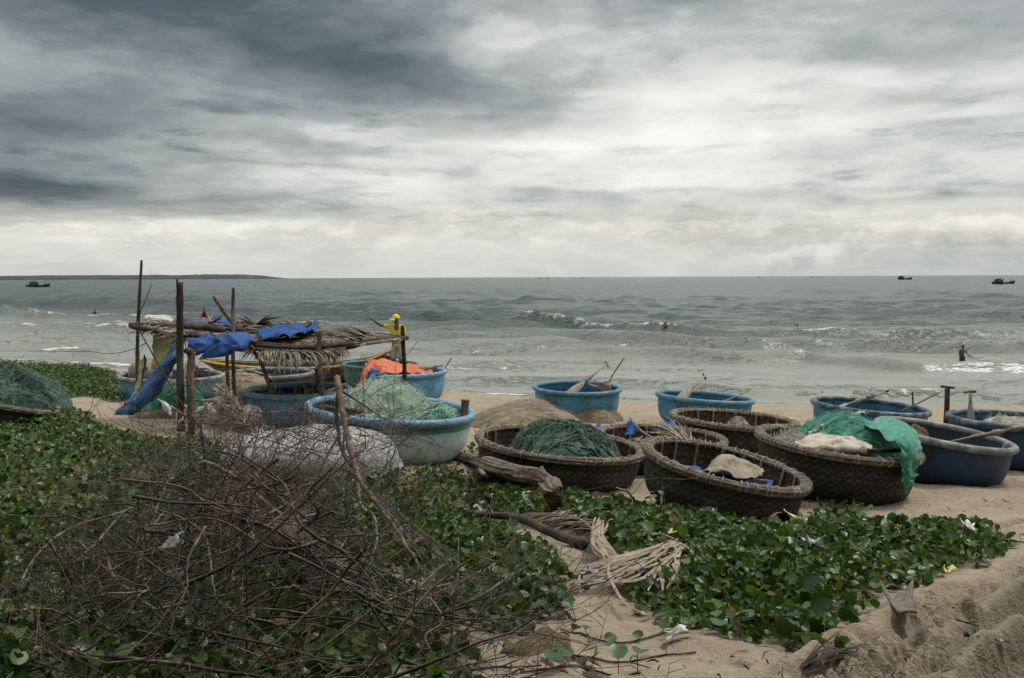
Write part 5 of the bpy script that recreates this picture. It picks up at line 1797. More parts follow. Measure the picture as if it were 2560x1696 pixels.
def brushwood():
    rs = random.Random(3)
    for poly, cnt, hmax, lr, rr, mt, nm, lb in (
            (PILE, 280, .80, (.5, 1.5), (.003, .012), TWIG, 'brushwood', 'dense tangle of dry thorny twigs heaped in the left foreground'),
            (PILE_B, 150, .85, (.5, 1.2), (.003, .007), TWIG, 'brushwood', 'fine thorny twigs standing in front of the white upturned hull'),
            (PILE, 110, .30, (.4, 1.0), (.003, .008), BARK_D, 'brushwood', 'dark twigs added low in the brushwood heap to blacken its shaded gaps')):  # last layer: near black twigs standing in for the heap's deep shade
        mb = MB()
        x0, y0 = poly.min(0)
        x1, y1 = poly.max(0)
        k = 0
        while k < cnt:
            x, y = rs.uniform(x0, x1), rs.uniform(y0, y1)
            if not bool(inside(poly, np.array([x]), np.array([y]))[0]) or y < 2.6:
                continue
            k += 1
            top = float(pile_top(np.array([x]), np.array([y]))[0]) if poly is PILE else hmax
            z = gz(x, y) + min(top, hmax) * (1 - rs.random() ** 1.7)
            a = rs.uniform(0, 2 * math.pi)
            e = rs.gauss(.05, .45)
            d = Vector((math.cos(a) * math.cos(e), math.sin(a) * math.cos(e) * .7, math.sin(e)))
            ln = rs.uniform(*lr)
            limb(mb, Vector((x, y, z)) - d * ln * .4, d, ln, rs.uniform(*rr), 2 if mt is TWIG else 1, rs, .20, 4, .35)
        o = mb.build(nm, mt)
        tag(o, lb, 'brushwood', kind='stuff')


brushwood()


def dead_branch(label, pts, r0, r1, mat, seed=1, twigs=6, tl=.35, group=None):
    pts = [Vector(p) for p in pts]
    rs = random.Random(seed)
    root = empty('dead_branch', pts[0], label, 'branch', group)
    o = root.location.copy()
    L = [Vector(p) for p in smooth_line(pts, 7)]
    n = len(L)
    wob = [Vector((rs.uniform(-1, 1), rs.uniform(-1, 1), rs.uniform(-1, 1))) * (r0 * .14) for _ in L]
    rr = [.76 * (r0 + (r1 - r0) * i / (n - 1)) * (1 + .07 * math.sin(i * 1.1 + seed)) for i in range(n)]
    MB().tube([p + w - o for p, w in zip(L, wob)], rr, 7).build('stem', mat, root)
    if twigs:
        mb = MB()
        for k in range(twigs):
            i = rs.randint(1, n - 2)
            t = (L[i + 1] - L[i]).normalized()
            s = t.cross(Vector((rs.uniform(-1, 1), rs.uniform(-1, 1), rs.uniform(-1, 1)))).normalized()
            limb(mb, L[i], t * .6 + s, tl * rs.uniform(.5, 1.3), max(rr[i] * .4, .003), 1, rs, .22, 4, .4)
        mb.v = [tuple(Vector(p) - o) for p in mb.v]
        q = mb.build('side_twigs', mat, root)
        q['kind'] = 'stuff'
    return root


def PX(*q):
    return [at(*p) for p in q]


dead_branch('straight thick branch standing steeply at the left of the heap', PX((450, 1142, 5.7), (437, 1160, 5.65), (391, 1275, 5.3), (355, 1382, 4.9), (340, 1440, 4.7), (320, 1533, 4.3), (284, 1700, 3.7)), .012, .014, BARK, 1, 5)
dead_branch('long grey branch slanting down to the right across the steep one', PX((266, 1118, 6.3), (340, 1162, 6.1), (408, 1204, 5.9), (470, 1231, 5.8), (564, 1284, 5.5), (660, 1310, 5.2)), .008, .013, BARK, 2, 6)
dead_branch('stout pale branch with an elbow, upper middle of the heap', PX((498, 1160, 6.1), (520, 1158, 6.0), (577, 1186, 5.8), (639, 1235, 5.6), (710, 1293, 5.3), (760, 1330, 5.1)), .020, .012, BARK_B, 3, 6)
dead_branch('black forked stub dropping from the elbow of the stout branch', PX((506, 1085, 6.2), (512, 1140, 6.15), (520, 1175, 6.1), (545, 1220, 5.95), (580, 1275, 5.8), (620, 1300, 5.6)), .013, .026, BARK_D, 4, 3)
dead_branch('pale arched branch bowing over the leaves at the far left', PX((42, 1515, 4.6), (58, 1444, 4.8), (102, 1377, 5.0), (178, 1320, 5.3), (289, 1286, 5.5), (330, 1270, 5.6)), .008, .010, BARK_B, 5, 2)
dead_branch('crooked grey branch zigzagging low through the left of the heap', PX((262, 1380, 4.9), (271, 1400, 4.85), (280, 1435, 4.7), (329, 1484, 4.45), (391, 1528, 4.25), (497, 1590, 4.0), (560, 1640, 3.8)), .013, .012, BARK_B, 6, 5)
dead_branch('thin straight branch running out of the lower left corner', PX((-20, 1612, 3.9), (60, 1556, 4.1), (133, 1506, 4.3), (249, 1444, 4.5), (330, 1395, 4.7)), .008, .008, BARK, 7, 5)
dead_branch('thin dark branch lying level over the leaves at the left', PX((-20, 1285, 5.9), (133, 1293, 5.8), (249, 1266, 5.8), (382, 1255, 5.7), (480, 1235, 5.7)), .006, .009, BARK, 8, 4)
dead_branch('pale forked stick jutting left from the heap', PX((210, 1385, 5.0), (240, 1358, 5.1), (300, 1290, 5.3), (325, 1270, 5.4)), .012, .010, BARK_B, 9, 1)
dead_branch('tall cut branch with a sawn top that forks into long wands', PX((843, 943, 8.0), (851, 1000, 7.8), (868, 1089, 7.4), (886, 1164, 7.1), (902, 1205, 6.9), (935, 1249, 6.6), (979, 1311, 6.2), (1024, 1377, 5.8), (1068, 1444, 5.4), (1150, 1540, 4.9), (1255, 1617, 4.5)), .042, .006, BROWNWOOD, 10, 5, .5)
dead_branch('dark upright stem just left of the tall cut branch', PX((846, 985, 7.9), (842, 1030, 7.8), (848, 1100, 7.6), (862, 1140, 7.4), (878, 1166, 7.15)), .026, .020, BARK_D, 11, 2)
dead_branch('slanting prop twig below the dark upright stem', PX((845, 1092, 7.7), (826, 1125, 7.5), (806, 1165, 7.3), (790, 1200, 7.2)), .016, .012, BARK, 12, 1)
dead_branch('pale knobbly branch dropping straight to the bottom edge', PX((895, 1209, 6.9), (904, 1266, 6.5), (935, 1292, 6.3), (942, 1346, 5.9), (931, 1400, 5.6), (928, 1524, 4.9), (944, 1622, 4.4), (944, 1720, 4.0)), .016, .009, BARK_B, 13, 4)
for k in range(13):        # the wands of the cut branch
    rs = random.Random(500 + k)
    f = k / 12
    dead_branch('long thin dry wand fanning to the lower right from the cut branch',
                PX((900 + 8 * rs.random(), 1200 + 20 * rs.random(), 6.9), (980 + 40 * f + rs.uniform(-10, 10), 1300 + rs.uniform(-15, 15), 6.3), (1075 + 60 * f, 1420 + rs.uniform(-30, 20) - 20 * f, 5.6),
                   (1180 + 70 * f + rs.uniform(-20, 20), 1540 + rs.uniform(-40, 30) - 10 * f, 4.9)), .006, .0022, BARK if k % 3 else BARK_B, 500 + k, 0, .22, group='wands of the cut branch')
for k in range(60):
    rs = random.Random(900 + k)
    px, py = rs.uniform(30, 1130), 0
    py = rs.uniform(1330, 1640) if px < 850 else rs.uniform(1500, 1660)
    g = hit(px, py)
    t = float(pile_top(np.array([g.x]), np.array([g.y]))[0])
    z = g.z + t * rs.uniform(.5, 1.15) + .05
    a = rs.uniform(0, math.pi * 2)
    d = Vector((math.cos(a), math.sin(a) * .6, rs.uniform(-.35, .5)))
    c0 = Vector((g.x, g.y, z))
    ln = rs.uniform(.5, 1.1)
    side = Vector((-d.y, d.x, rs.uniform(-.5, .5))) * ln * .12
    pts = [c0 - d * ln * .5, c0 - d * ln * .2 + side, c0 + d * ln * .15 - side * .4, c0 + d * ln * .5 + side * .5]
    pts = [Vector((p.x, p.y, max(p.z, gz(p.x, p.y) + .02))) for p in pts]
    dead_branch('crooked dry branch lying loose in the brushwood heap', pts, rs.uniform(.007, .013), .005, BARK_B if k % 3 == 0 else BARK, 900 + k, 4, .3, group='loose branches of the brushwood heap')
# thorn bush by the shelter
dead_branch('slender dark thorn branch leaning up to the leftmost post', PX((520, 1112, 12.6), (494, 1062, 12.8), (448, 1000, 13.0), (410, 935, 13.2), (372, 868, 13.4), (352, 830, 13.5), (349, 790, 13.5), (362, 755, 13.5), (374, 725, 13.5), (380, 712, 13.5)), .020, .006, BARK_D, 31, 9, .35)
dead_branch('bare thorny twig reaching out to the left across the surf', PX((366, 858, 13.4), (335, 872, 13.4), (300, 882, 13.4), (262, 884, 13.4), (215, 879, 13.4), (130, 880, 13.4)), .009, .003, BARK_D, 32, 8, .28)
dead_branch('short dark stump standing before the fallen fronds', PX((505, 1150, 11.6), (503, 1110, 11.8), (502, 1062, 11.9), (506, 1048, 11.9)), .024, .028, BARK_D, 33, 2)
dead_branch('level brown pole lying behind the upturned hull', PX((638, 1032, 12.0), (720, 1030, 12.0), (800, 1034, 12.0)), .014, .014, BROWNWOOD, 34, 2)
dead_branch('long thin branch arching in front of the upturned hull', PX((520, 1060, 9.6), (600, 1080, 9.4), (700, 1110, 9.1), (800, 1140, 8.8), (870, 1180, 8.5)), .008, .006, BARK, 35, 8, .4)
dead_branch('dark pole lying along the top of the upturned hull', PX((600, 1068, 10.6), (700, 1057, 10.9), (790, 1055, 11.0)), .012, .010, BARK_D, 36, 4, .4)

def debris():
    """bits of dead leaf, stalk and twig blown over the sand"""
    rs = random.Random(88)
    mb = MB()
    for k in range(800):
        y = 3.2 + 26 * rs.random() ** 1.8
        x = rs.uniform(-.62, .62) * y
        if abs(x) > 3.5 and y < 4: continue
        z = gfine(x, y)
        ln = rs.uniform(.015, .07) * (3.0 if rs.random() < .12 else 1)
        a = rs.uniform(0, 6.28)
        d = Vector((math.cos(a), math.sin(a), 0))
        s = Vector((-d.y, d.x, 0)) * ln * rs.uniform(-.2, .2)
        p = Vector((x, y, z + .006))
        r = rs.uniform(.002, .006)
        mb.tube([p - d * ln * .5, p + s + Vector((0, 0, .012)), p + d * ln * .5 + Vector((0, 0, rs.uniform(0, .02)))], [r * .6, r, r * .4], 3, cap=False)
    tag(mb.build('beach_debris', BARK_D), 'scattered bits of dead stalk and leaf on the sand', 'debris', kind='stuff')


debris()
plank('charred black plank lying slanted on the brushwood', at(722, 1366, 5.05), at(902, 1452, 4.55), .10, .05, BLACKW, .5)
cloth('palm_sheath', 'brown fibrous palm sheath caught in the brushwood above the black plank', 'palm sheath',
      [[at(686, 1302, 5.25), at(720, 1296, 5.35), at(764, 1288, 5.4)], [at(680, 1335, 5.1), at(725, 1318, 5.0), at(770, 1320, 5.2)], [at(682, 1362, 5.0), at(725, 1365, 4.85), at(772, 1372, 5.0)]], FIBRE, 24, 24, .02, 6, 51, .012, hem=.015)
cloth('palm_sheath', 'pale curled palm sheath deeper in the brushwood at the centre', 'palm sheath',
      [[at(575, 1262, 5.9), at(620, 1275, 5.9), at(662, 1285, 5.85)], [at(572, 1285, 5.75), at(620, 1292, 5.7), at(665, 1298, 5.7)], [at(580, 1298, 5.8), at(625, 1310, 5.75), at(655, 1306, 5.75)]], FIBRE, 20, 26, .02, 6, 52, .012)
cloth('palm_sheath', 'dark brown hairy palm sheath at the bottom centre edge', 'palm sheath',
      [[at(1258, 1618, 3.95), at(1310, 1612, 4.0), at(1350, 1590, 4.1), at(1385, 1598, 4.05), at(1430, 1650, 3.85)],
       [at(1264, 1632, 3.8), at(1310, 1626, 3.8), at(1350, 1622, 3.85), at(1390, 1632, 3.8), at(1450, 1664, 3.7)],
       [at(1275, 1655, 3.7), at(1320, 1650, 3.68), at(1360, 1660, 3.65), at(1400, 1668, 3.62), at(1480, 1682, 3.58)],
       [at(1290, 1690, 3.58), at(1330, 1700, 3.5), at(1370, 1705, 3.46), at(1420, 1708, 3.43), at(1520, 1715, 3.4)]], FIBRE, 34, 40, .02, 7, 53, .014, hem=.02)
stick('bamboo_strip', 'split pale bamboo strip bent at the bottom of the heap', 'bamboo strip', [at(876, 1684, 4.0), at(1010, 1632, 4.25)], .010, BAMBOO, 5)
stick('bamboo_strip', 'straight pale bamboo strip next to the bent one', 'bamboo strip', [at(1010, 1632, 4.25), at(1186, 1642, 4.3)], .009, PALM_L, 5)
plank('hollow split bamboo piece standing in the leaves at the bottom', at(1008, 1612, 4.45), at(1042, 1545, 4.75), .05, .03, BAMBOO, .4)
plank('grey split bamboo piece low in the brushwood', at(890, 1596, 4.3), at(975, 1560, 4.5), .05, .03, OLDWOOD, .3)
cloth('palm_sheath', 'forked grey palm sheath half sunk in the sand at the lower right', 'palm sheath',
      [[hit(2194, 1498) + Vector((0, 0, .10)), hit(2222, 1524) + Vector((0, 0, .05)), hit(2248, 1524) + Vector((0, 0, .05)), hit(2284, 1502) + Vector((0, 0, .11))],
       [hit(2208, 1522) + Vector((0, 0, .08)), hit(2230, 1534) + Vector((0, 0, .05)), hit(2256, 1534) + Vector((0, 0, .05)), hit(2284, 1526) + Vector((0, 0, .09))],
       [hit(2226, 1540) + Vector((0, 0, .06)), hit(2242, 1548) + Vector((0, 0, .05)), hit(2260, 1548) + Vector((0, 0, .05)), hit(2280, 1544) + Vector((0, 0, .05))],
       [hit(2250, 1558) + Vector((0, 0, .04)), hit(2262, 1560) + Vector((0, 0, .05)), hit(2276, 1560) + Vector((0, 0, .05)), hit(2290, 1556) + Vector((0, 0, .04))]],
      material('grey_palm_sheath', (.19, .155, .135), (.12, .095, .082), 10, .85, .6, 50), 26, 30, .008, 7, 54, .012)


# ------------------------------------------------------------------ litter
def coconut(label, c, rot, open_=True):
    root = empty('coconut_husk', c, label, 'coconut', None, rot)
    prof = [(.012, .0), (.06, .006), (.095, .04), (.105, .09), (.095, .14)]
    if not open_:
        prof += [(.06, .185), (.005, .20)]
    v, f, _, _ = ringwall(prof, 24, .03, 0)
    v = v + .008 * np.stack([vnoise(v[:, 0] * 30, v[:, 1] * 30, v[:, 2] * 30)] * 3, 1)
    mesh_obj('husk', v, f, material('coconut_husk', (.235, .105, .048), (.15, .066, .032), 14, .9, .9, 60), root)
    if open_:
        ip = [(max(r - .018, .001), z + .02) for r, z in prof[:-1]] + [(prof[-1][0] - .012, prof[-1][1])]
        v, f, _, _ = ringwall(ip, 24, .03, 0)
        mesh_obj('shell_inside', v, f[:, ::-1], DARKWOOD, root)


coconut('open half coconut husk tipped up in front of the nearest basket', hit(1938, 1330) + Vector((0, 0, .06)), (R(65), R(25), 0))
coconut('whole reddish coconut husk lying left of the open one', hit(1908, 1368) + Vector((0, .05, .0)), (R(40), R(-20), 0), False)


def scrap(label, px, size, mat, seed, group=None, h=.05, name='plastic_scrap', cat='litter'):
    rs = random.Random(seed)
    g = hit(*px)
    g.z = gfine(g.x, g.y)
    a = rs.uniform(0, 3)
    size = (size[0] * .72, size[1] * .72)
    ux, uy = Vector((math.cos(a), math.sin(a), 0)) * size[0], Vector((-math.sin(a), math.cos(a), 0)) * size[1]
    ctrl = [[g + ux * ((i - 1.5) * .33 + rs.uniform(-.18, .18)) + uy * ((j - 1.5) * .33 + rs.uniform(-.18, .18)) + Vector((0, 0, h + rs.uniform(-.5, 1.0) * min(size) * .6)) for i in range(4)] for j in range(4)]
    return cloth(name, label, cat, ctrl, mat, 14, 14, min(size) * .16, 16, seed, .002, group, crumple=1.6)


CLEAR = material('thin_clear_plastic', (.62, .64, .64), (.45, .48, .49), 9, .25, .5, 60, spec=.6, alpha=.62)
YELP = material('yellow_plastic', (.55, .50, .17), (.46, .42, .15), 9, .5)
BLUEP = material('pale_blue_plastic', (.16, .30, .46), (.30, .42, .52), 9, .5)
scrap('thin clear plastic bag hooked on the crooked branch of the heap', (430, 1530), (.20, .18), CLEAR, 61, h=.34, name='plastic_bag', cat='bag')
scrap('limp pale yellow leaf of plastic right of the pale palm frond', (1686, 1385), (.20, .08), YELP, 62, h=.17)
scrap('blue white plastic bag under the pale palm frond', (1468, 1452), (.18, .14), BLUEP, 63, h=.06, name='plastic_bag', cat='bag')
scrap('white film bag standing in the leaves of the right patch', (2036, 1412), (.24, .16), CLEAR, 64, h=.20, name='plastic_bag', cat='bag')
scrap('white torn packet among the leaves far to the right', (2420, 1370), (.22, .12), WHITEP, 65, h=.17)
scrap('white curled shell of foam on the bare sand at the bottom', (1690, 1605), (.13, .10), WHITEP, 66, h=.03, name='foam_piece')
scrap('clear plastic cup lid on the sand at the bottom right', (2160, 1680), (.10, .06), CLEAR, 67, h=.03)
scrap('yellowed paper strip behind the coconut husks', (1990, 1325), (.30, .10), YELP, 68, h=.12, name='paper_strip')
scrap('long cream paper sheet right of the open coconut husk', (2020, 1345), (.30, .12), SACK, 69, h=.12, name='paper_strip')
scrap('small white lump of foam between the two coconut husks', (1945, 1352), (.12, .11), WHITEP, 70, h=.12, name='foam_piece')
scrap('bright green weed tuft of plastic in the tyre track', (2425, 1660), (.09, .07), NET_GREEN, 71, h=.01)
scrap('torn clear film on the sand at the right bottom corner', (2500, 1650), (.08, .06), CLEAR, 72, h=.01)
scrap('pale plastic scrap beside the forked palm sheath', (2370, 1450), (.16, .08), YELP, 73, h=.10)
scrap('white scrap behind the right leaf patch on the sand', (2210, 1318), (.16, .08), WHITEP, 74, h=.10)
scrap('second white scrap next to the sand edge of the right patch', (2236, 1314), (.14, .08), WHITEP, 75, h=.10)
scrap('creased foil by the sandy gap left of the palm fronds', (1200, 1290), (.22, .12), CLEAR, 76, h=.08)
scrap('small blue rag scrap deep in the brushwood', (1008, 1412), (.10, .07), BLUEP, 77, h=.25)
for k in range(26):
    rs = random.Random(40 + k)
    px = (rs.uniform(1800, 2200), rs.uniform(1305, 1420)) if k < 16 else (rs.uniform(1150, 1330), rs.uniform(1230, 1330))
    scrap('small pale bit of litter lost between the vine leaves', px, (rs.uniform(.05, .11), rs.uniform(.04, .08)), rs.choice([WHITEP, SACK, CANVAS, CLEAR]), 140 + k, 'litter bits among the vines', h=rs.uniform(.05, .15), name='litter_bit')


def carton():
    g = at(165, 1690, 3.75)
    root = empty('drink_carton', g, 'crushed white and blue drink carton at the bottom left edge', 'carton', None, (R(18), R(-12), R(25)))
    me = bmesh.new()
    bmesh.ops.create_cube(me, size=1)
    for v in me.verts:
        v.co = Vector((v.co.x * .11, v.co.y * .05, v.co.z * .07))
    bmesh.ops.bevel(me, geom=me.edges[:], offset=.004, segments=2, affect='EDGES')
    for v in me.verts:
        v.co.z += .006 * math.sin(v.co.x * 60)
    d = bpy.data.meshes.new('box')
    me.to_mesh(d); me.free()
    d.materials.append(WHITEP)
    b = bpy.data.objects.new('box', d)
    COL.objects.link(b)
    b.parent = root
    MB().box((.015, 0, .0), (.035, .054, .0745)).build('printed_band', TARP_D, root, False)


carton()


# ------------------------------------------------------------------ creeping vine
def leaf_material():
    m = bpy.data.materials.new('vine_leaf')
    m.use_nodes = True
    nt = m.node_tree
    bs = nt.nodes['Principled BSDF']
    a = nt.nodes.new('ShaderNodeAttribute')
    a.attribute_name = 'tint'
    tc = nt.nodes.new('ShaderNodeTexCoord')
    f = noise(nt, tc.outputs['Object'], 45, 3, .6).step(.3, .7)
    col = mix(nt, f * .35, a.outputs['Color'], mix(nt, 1.0, a.outputs['Color'], (.55, .6, .5), 'MULTIPLY'))
    link(nt, col, bs.inputs['Base Color'])
    bs.inputs['Roughness'].default_value = .37
    bs.inputs['Specular IOR Level'].default_value = .38
    tr = nt.nodes.new('ShaderNodeBsdfTranslucent')
    link(nt, mix(nt, 1.0, col, (1.3, 1.25, .7), 'MULTIPLY'), tr.inputs[0])
    ms = nt.nodes.new('ShaderNodeMixShader')
    ms.inputs[0].default_value = .26
    nt.links.new(bs.outputs[0], ms.inputs[1])
    nt.links.new(tr.outputs[0], ms.inputs[2])
    nt.links.new(ms.outputs[0], nt.nodes['Material Output'].inputs[0])
    return m


LEAF = leaf_material()
STALK = material('vine_stalk', (.075, .085, .035), (.11, .07, .04), 9, .7)
LT_NEAR = (np.array([(0, 0, 0), (.45, 0, -.02), (.88, 0, .02), (.08, .24, .03), (.36, .46, .09), (.72, .46, .10), (.97, .22, .06), (.08, -.24, .03), (.36, -.46, .09), (.72, -.46, .10), (.97, -.22, .06)]),
           np.array([(0, 4, 3), (0, 1, 4), (1, 5, 4), (1, 6, 5), (1, 2, 6), (0, 7, 8), (0, 8, 1), (1, 8, 9), (1, 9, 10), (1, 10, 2)]))
LT_FAR = (np.array([(0, 0, 0), (.92, 0, .0), (.28, .42, .07), (.85, .40, .09), (.28, -.42, .07), (.85, -.40, .09)]),
          np.array([(0, 3, 2), (0, 1, 3), (0, 4, 5), (0, 5, 1)]))


def rot_leaves(rs, n, tilt):
    yaw = rs.rand(n) * 2 * math.pi
    pit = rs.normal(0, tilt, n)
    rol = rs.normal(0, tilt, n)
    cy, sy, cp, sp, cr, sr = np.cos(yaw), np.sin(yaw), np.cos(pit), np.sin(pit), np.cos(rol), np.sin(rol)
    Rm = np.empty((n, 3, 3))
    Rm[:, 0] = np.stack([cy * cp, cy * sp * sr - sy * cr, cy * sp * cr + sy * sr], 1)
    Rm[:, 1] = np.stack([sy * cp, sy * sp * sr + cy * cr, sy * sp * cr - cy * sr], 1)
    Rm[:, 2] = np.stack([-sp, cp * sr, cp * cr], 1)
    return Rm


def leaf_tint(rs, n, dry=.02):
    g = rs.rand(n, 1)
    c = np.array([.014, .042, .010]) * (1 - g) + np.array([.078, .150, .026]) * g
    c *= (.7 + .75 * rs.rand(n, 1))
    y = rs.rand(n) < dry
    c[y] = np.array([.30, .22, .05]) * (.5 + .7 * rs.rand(y.sum(), 1))
    b = rs.rand(n) < dry
    c[b] = np.array([.16, .09, .045]) * (.5 + .7 * rs.rand(b.sum(), 1))
    return c


NOLEAF = [poly_px([(1400, 1335), (1480, 1330), (1570, 1400), (1725, 1395), (1740, 1440), (1640, 1510), (1500, 1515), (1400, 1495)]), poly_px([(1200, 1300), (1330, 1300), (1520, 1350), (1500, 1400), (1400, 1390), (1260, 1345)])]


def build_vines():
    rs = np.random.RandomState(21)
    for name, lab, ya, yb_, dens, tpl, stalks in (('beach_vine', 'glossy round leaved beach vine covering the near sand', 2.2, 8.6, 1120, LT_NEAR, True),
                                                  ('beach_vine', 'green beach vine carpet farther back on the left', 8.6, 60, 405, LT_FAR, False)):
        X, Yv, C, Hh = [], [], [], []
        for poly, cov, hgt in GREEN_W:
            y0, y1 = max(poly[:, 1].min(), ya), min(poly[:, 1].max(), yb_)
            x0, x1 = poly[:, 0].min(), poly[:, 0].max()
            if y1 <= y0:
                continue
            x0, x1 = max(x0, -.66 * y1 - .6), min(x1, .66 * y1 + .6)
            n = int((x1 - x0) * (y1 - y0) * dens * cov)
            x, y = rs.uniform(x0, x1, n), rs.uniform(y0, y1, n)
            d = edge_dist(poly, x, y)
            ins = inside(poly, x, y)
            rag = .22 * fbm(x * 1.7, y * 1.7, 3., 3)
            ok = np.where(ins, d, -d) + rag > .03
            gap = fbm(x * 1.1, y * 1.1, 8., 3)
            ok &= rs.rand(n) < np.clip(1.35 - .9 * np.maximum(gap, 0) - (1 - cov) * .6, .1, 1) * np.clip(.30 + (np.where(ins, d, 0)) * 2.2, 0, 1)
            inp = inside(PILE, x, y)
            ok &= ~inp | (rs.rand(n) < .45)
            for nl in NOLEAF:
                ok &= ~inside(nl, x, y) | (rs.rand(n) < .22)
            ok &= np.abs(x) < .66 * y + .6
            X.append(x[ok]); Yv.append(y[ok])
            Hh.append((np.where(inp, .55, 1.0) * hgt * (.55 + .6 * vnoise(x * 1.3, y * 1.3, 5.)) * np.clip(.35 + d * 1.6, 0, 1))[ok])
        x, y, h = np.concatenate(X), np.concatenate(Yv), np.clip(np.concatenate(Hh), .03, 1)
        # keep the leaves out of the boats
        keep = np.ones(len(x), bool)
        for root, Rr, H in BOATS.values():
            keep &= np.hypot(x - root.location.x, y - root.location.y) > Rr * .80
        x, y, h = x[keep], y[keep], h[keep]
        n = len(x)
        z0 = ground_base(x, y)
        z = z0 + h * 1.3 * rs.rand(n) ** .8 + .03 * np.maximum(fbm(x * .7, y * .7, 1.0, 3), 0) + .012
        s = np.clip(.047 * np.exp(rs.normal(0, .36, n)), .02, .105) * (1.12 if tpl is LT_FAR else 1)
        Rm = rot_leaves(rs, n, .66)
        V, Fc = tpl
        loc = V[None] * s[:, None, None]
        loc[:, :, 2] *= (1 + 1.6 * rs.rand(n))[:, None]
        P = np.einsum('nij,nvj->nvi', Rm, loc) + np.stack([x, y, z], 1)[:, None, :]
        k = len(V)
        faces = (Fc[None] + (np.arange(n) * k)[:, None, None]).reshape(-1, 3)
        tint = np.repeat(leaf_tint(rs, n), k, 0)
        o = mesh_obj(name, P.reshape(-1, 3), faces, LEAF, attrs={'tint': tint})
        tag(o, lab, 'vine', kind='stuff')
        if False and stalks:
            a = np.stack([x, y, z], 1)
            b = np.stack([x + rs.normal(0, .04, n), y + rs.normal(0, .04, n), z0 - .005], 1)
            r = .0022
            tri = np.array([(1, 0, 0), (-.5, .866, 0), (-.5, -.866, 0)]) * r
            ring = np.stack([a[:, None, :] + tri[None], b[:, None, :] + tri[None]], 1).reshape(n, 6, 3)
            q = np.array([(0, 1, 4, 3), (1, 2, 5, 4), (2, 0, 3, 5)])
            st = mesh_obj('leaf_stalks', ring.reshape(-1, 3), (q[None] + (np.arange(n) * 6)[:, None, None]).reshape(-1, 4), STALK, o)
            st['kind'] = 'stuff'
        print('vine leaves', n)


build_vines()


def leaf_mesh():
    V, Fc = LT_NEAR
    me = bpy.data.meshes.new('leaf')
    me.from_pydata(V.tolist(), [], Fc.tolist())
    me.polygons.foreach_set('use_smooth', [True] * len(me.polygons))
    me.materials.append(material('runner_leaf', (.032, .085, .030), (.050, .115, .040), 3, .38, spec=.45, trans=.2))
    return me


LEAFM = leaf_mesh()


def runner(label, pts, seed, size=.075, every=.07, h=.05):
    """one creeping stem with its leaves, each leaf a part"""
    rs = random.Random(seed)
    P = [hit(*p) + Vector((0, 0, .012)) for p in pts]
    root = empty('vine_runner', P[0], label, 'vine')
    o = root.location.copy()
    L = [Vector(p) for p in smooth_line(P, 10)]
    L = [Vector((p.x, p.y, gfine(p.x, p.y) + .008)) for p in L]
    MB().tube([p - o for p in L], .005, 4).build('stem', BARK, root)
    d = 0
    for i in range(1, len(L)):
        d += (L[i] - L[i - 1]).length
        if d > every:
            d = 0
            q = bpy.data.objects.new('leaf', LEAFM)
            COL.objects.link(q)
            q.parent = root
            hh = h * rs.uniform(.5, 1.5)
            q.location = L[i] - o + Vector((rs.uniform(-.03, .03), rs.uniform(-.03, .03), hh))
            s = size * rs.uniform(.65, 1.2)
            q.scale = (s, s, s * rs.uniform(1, 2.2))
            q.rotation_euler = (rs.uniform(-.6, .6), rs.uniform(-.6, .6), rs.uniform(0, 6.28))
            MB().tube([L[i] - o, q.location], .0025, 3, cap=False).build('leaf_stalk', STALK, root)


runner('vine runner with a big round leaf over the dark palm sheath at the bottom', [(1300, 1700), (1400, 1680), (1470, 1668), (1540, 1672), (1600, 1690)], 1, .11, .11, .12)
runner('thin vine runner creeping right over bare sand from the palm sheath', [(1380, 1642), (1460, 1640), (1560, 1642), (1740, 1632)], 2, .05, .16, .02)
runner('upper vine runner creeping over the bare sand below the pale frond', [(1400, 1560), (1480, 1592), (1560, 1602), (1640, 1590), (1760, 1575)], 3, .06, .13, .03)
runner('vine runner climbing the left flank of the nearest basket', [(1600, 1330), (1640, 1310), (1680, 1290), (1720, 1270)], 4, .08, .07, .22)
runner('leafy vine runner at the left edge of the bare sand', [(1290, 1560), (1340, 1540), (1400, 1530), (1440, 1545)], 5, .09, .06, .08)
runner('short vine runner at the sand edge under the right patch', [(1760, 1570), (1800, 1590), (1850, 1580), (1880, 1600)], 6, .08, .07, .06)
runner('vine shoot straggling over the sand at the right edge', [(2440, 1330), (2500, 1350), (2560, 1358), (2640, 1372)], 7, .07, .10, .06)
runner('vine shoot leaning on the flank of the emerald net basket', [(2020, 1260), (2040, 1240), (2070, 1222), (2100, 1226)], 8, .08, .07, .14)


# ------------------------------------------------------------------ people
def skin_mesh(name, verts, edges, radii, mat, parent, root_i=0, sub=2):
    me = bpy.data.meshes.new(name)
    me.from_pydata([tuple(v) for v in verts], edges, [])
    me.materials.append(mat)
    o = bpy.data.objects.new(name, me)
    COL.objects.link(o)
    o.parent = parent
    md = o.modifiers.new('skin', 'SKIN')
    md.use_smooth_shade = True
    sv = me.skin_vertices[0].data
    for i, r in enumerate(radii):
        sv[i].radius = r if hasattr(r, '__len__') else (r, r)
        sv[i].use_root = (i == root_i)
    ss = o.modifiers.new('subdivide', 'SUBSURF')
    ss.levels = ss.render_levels = sub
    return o


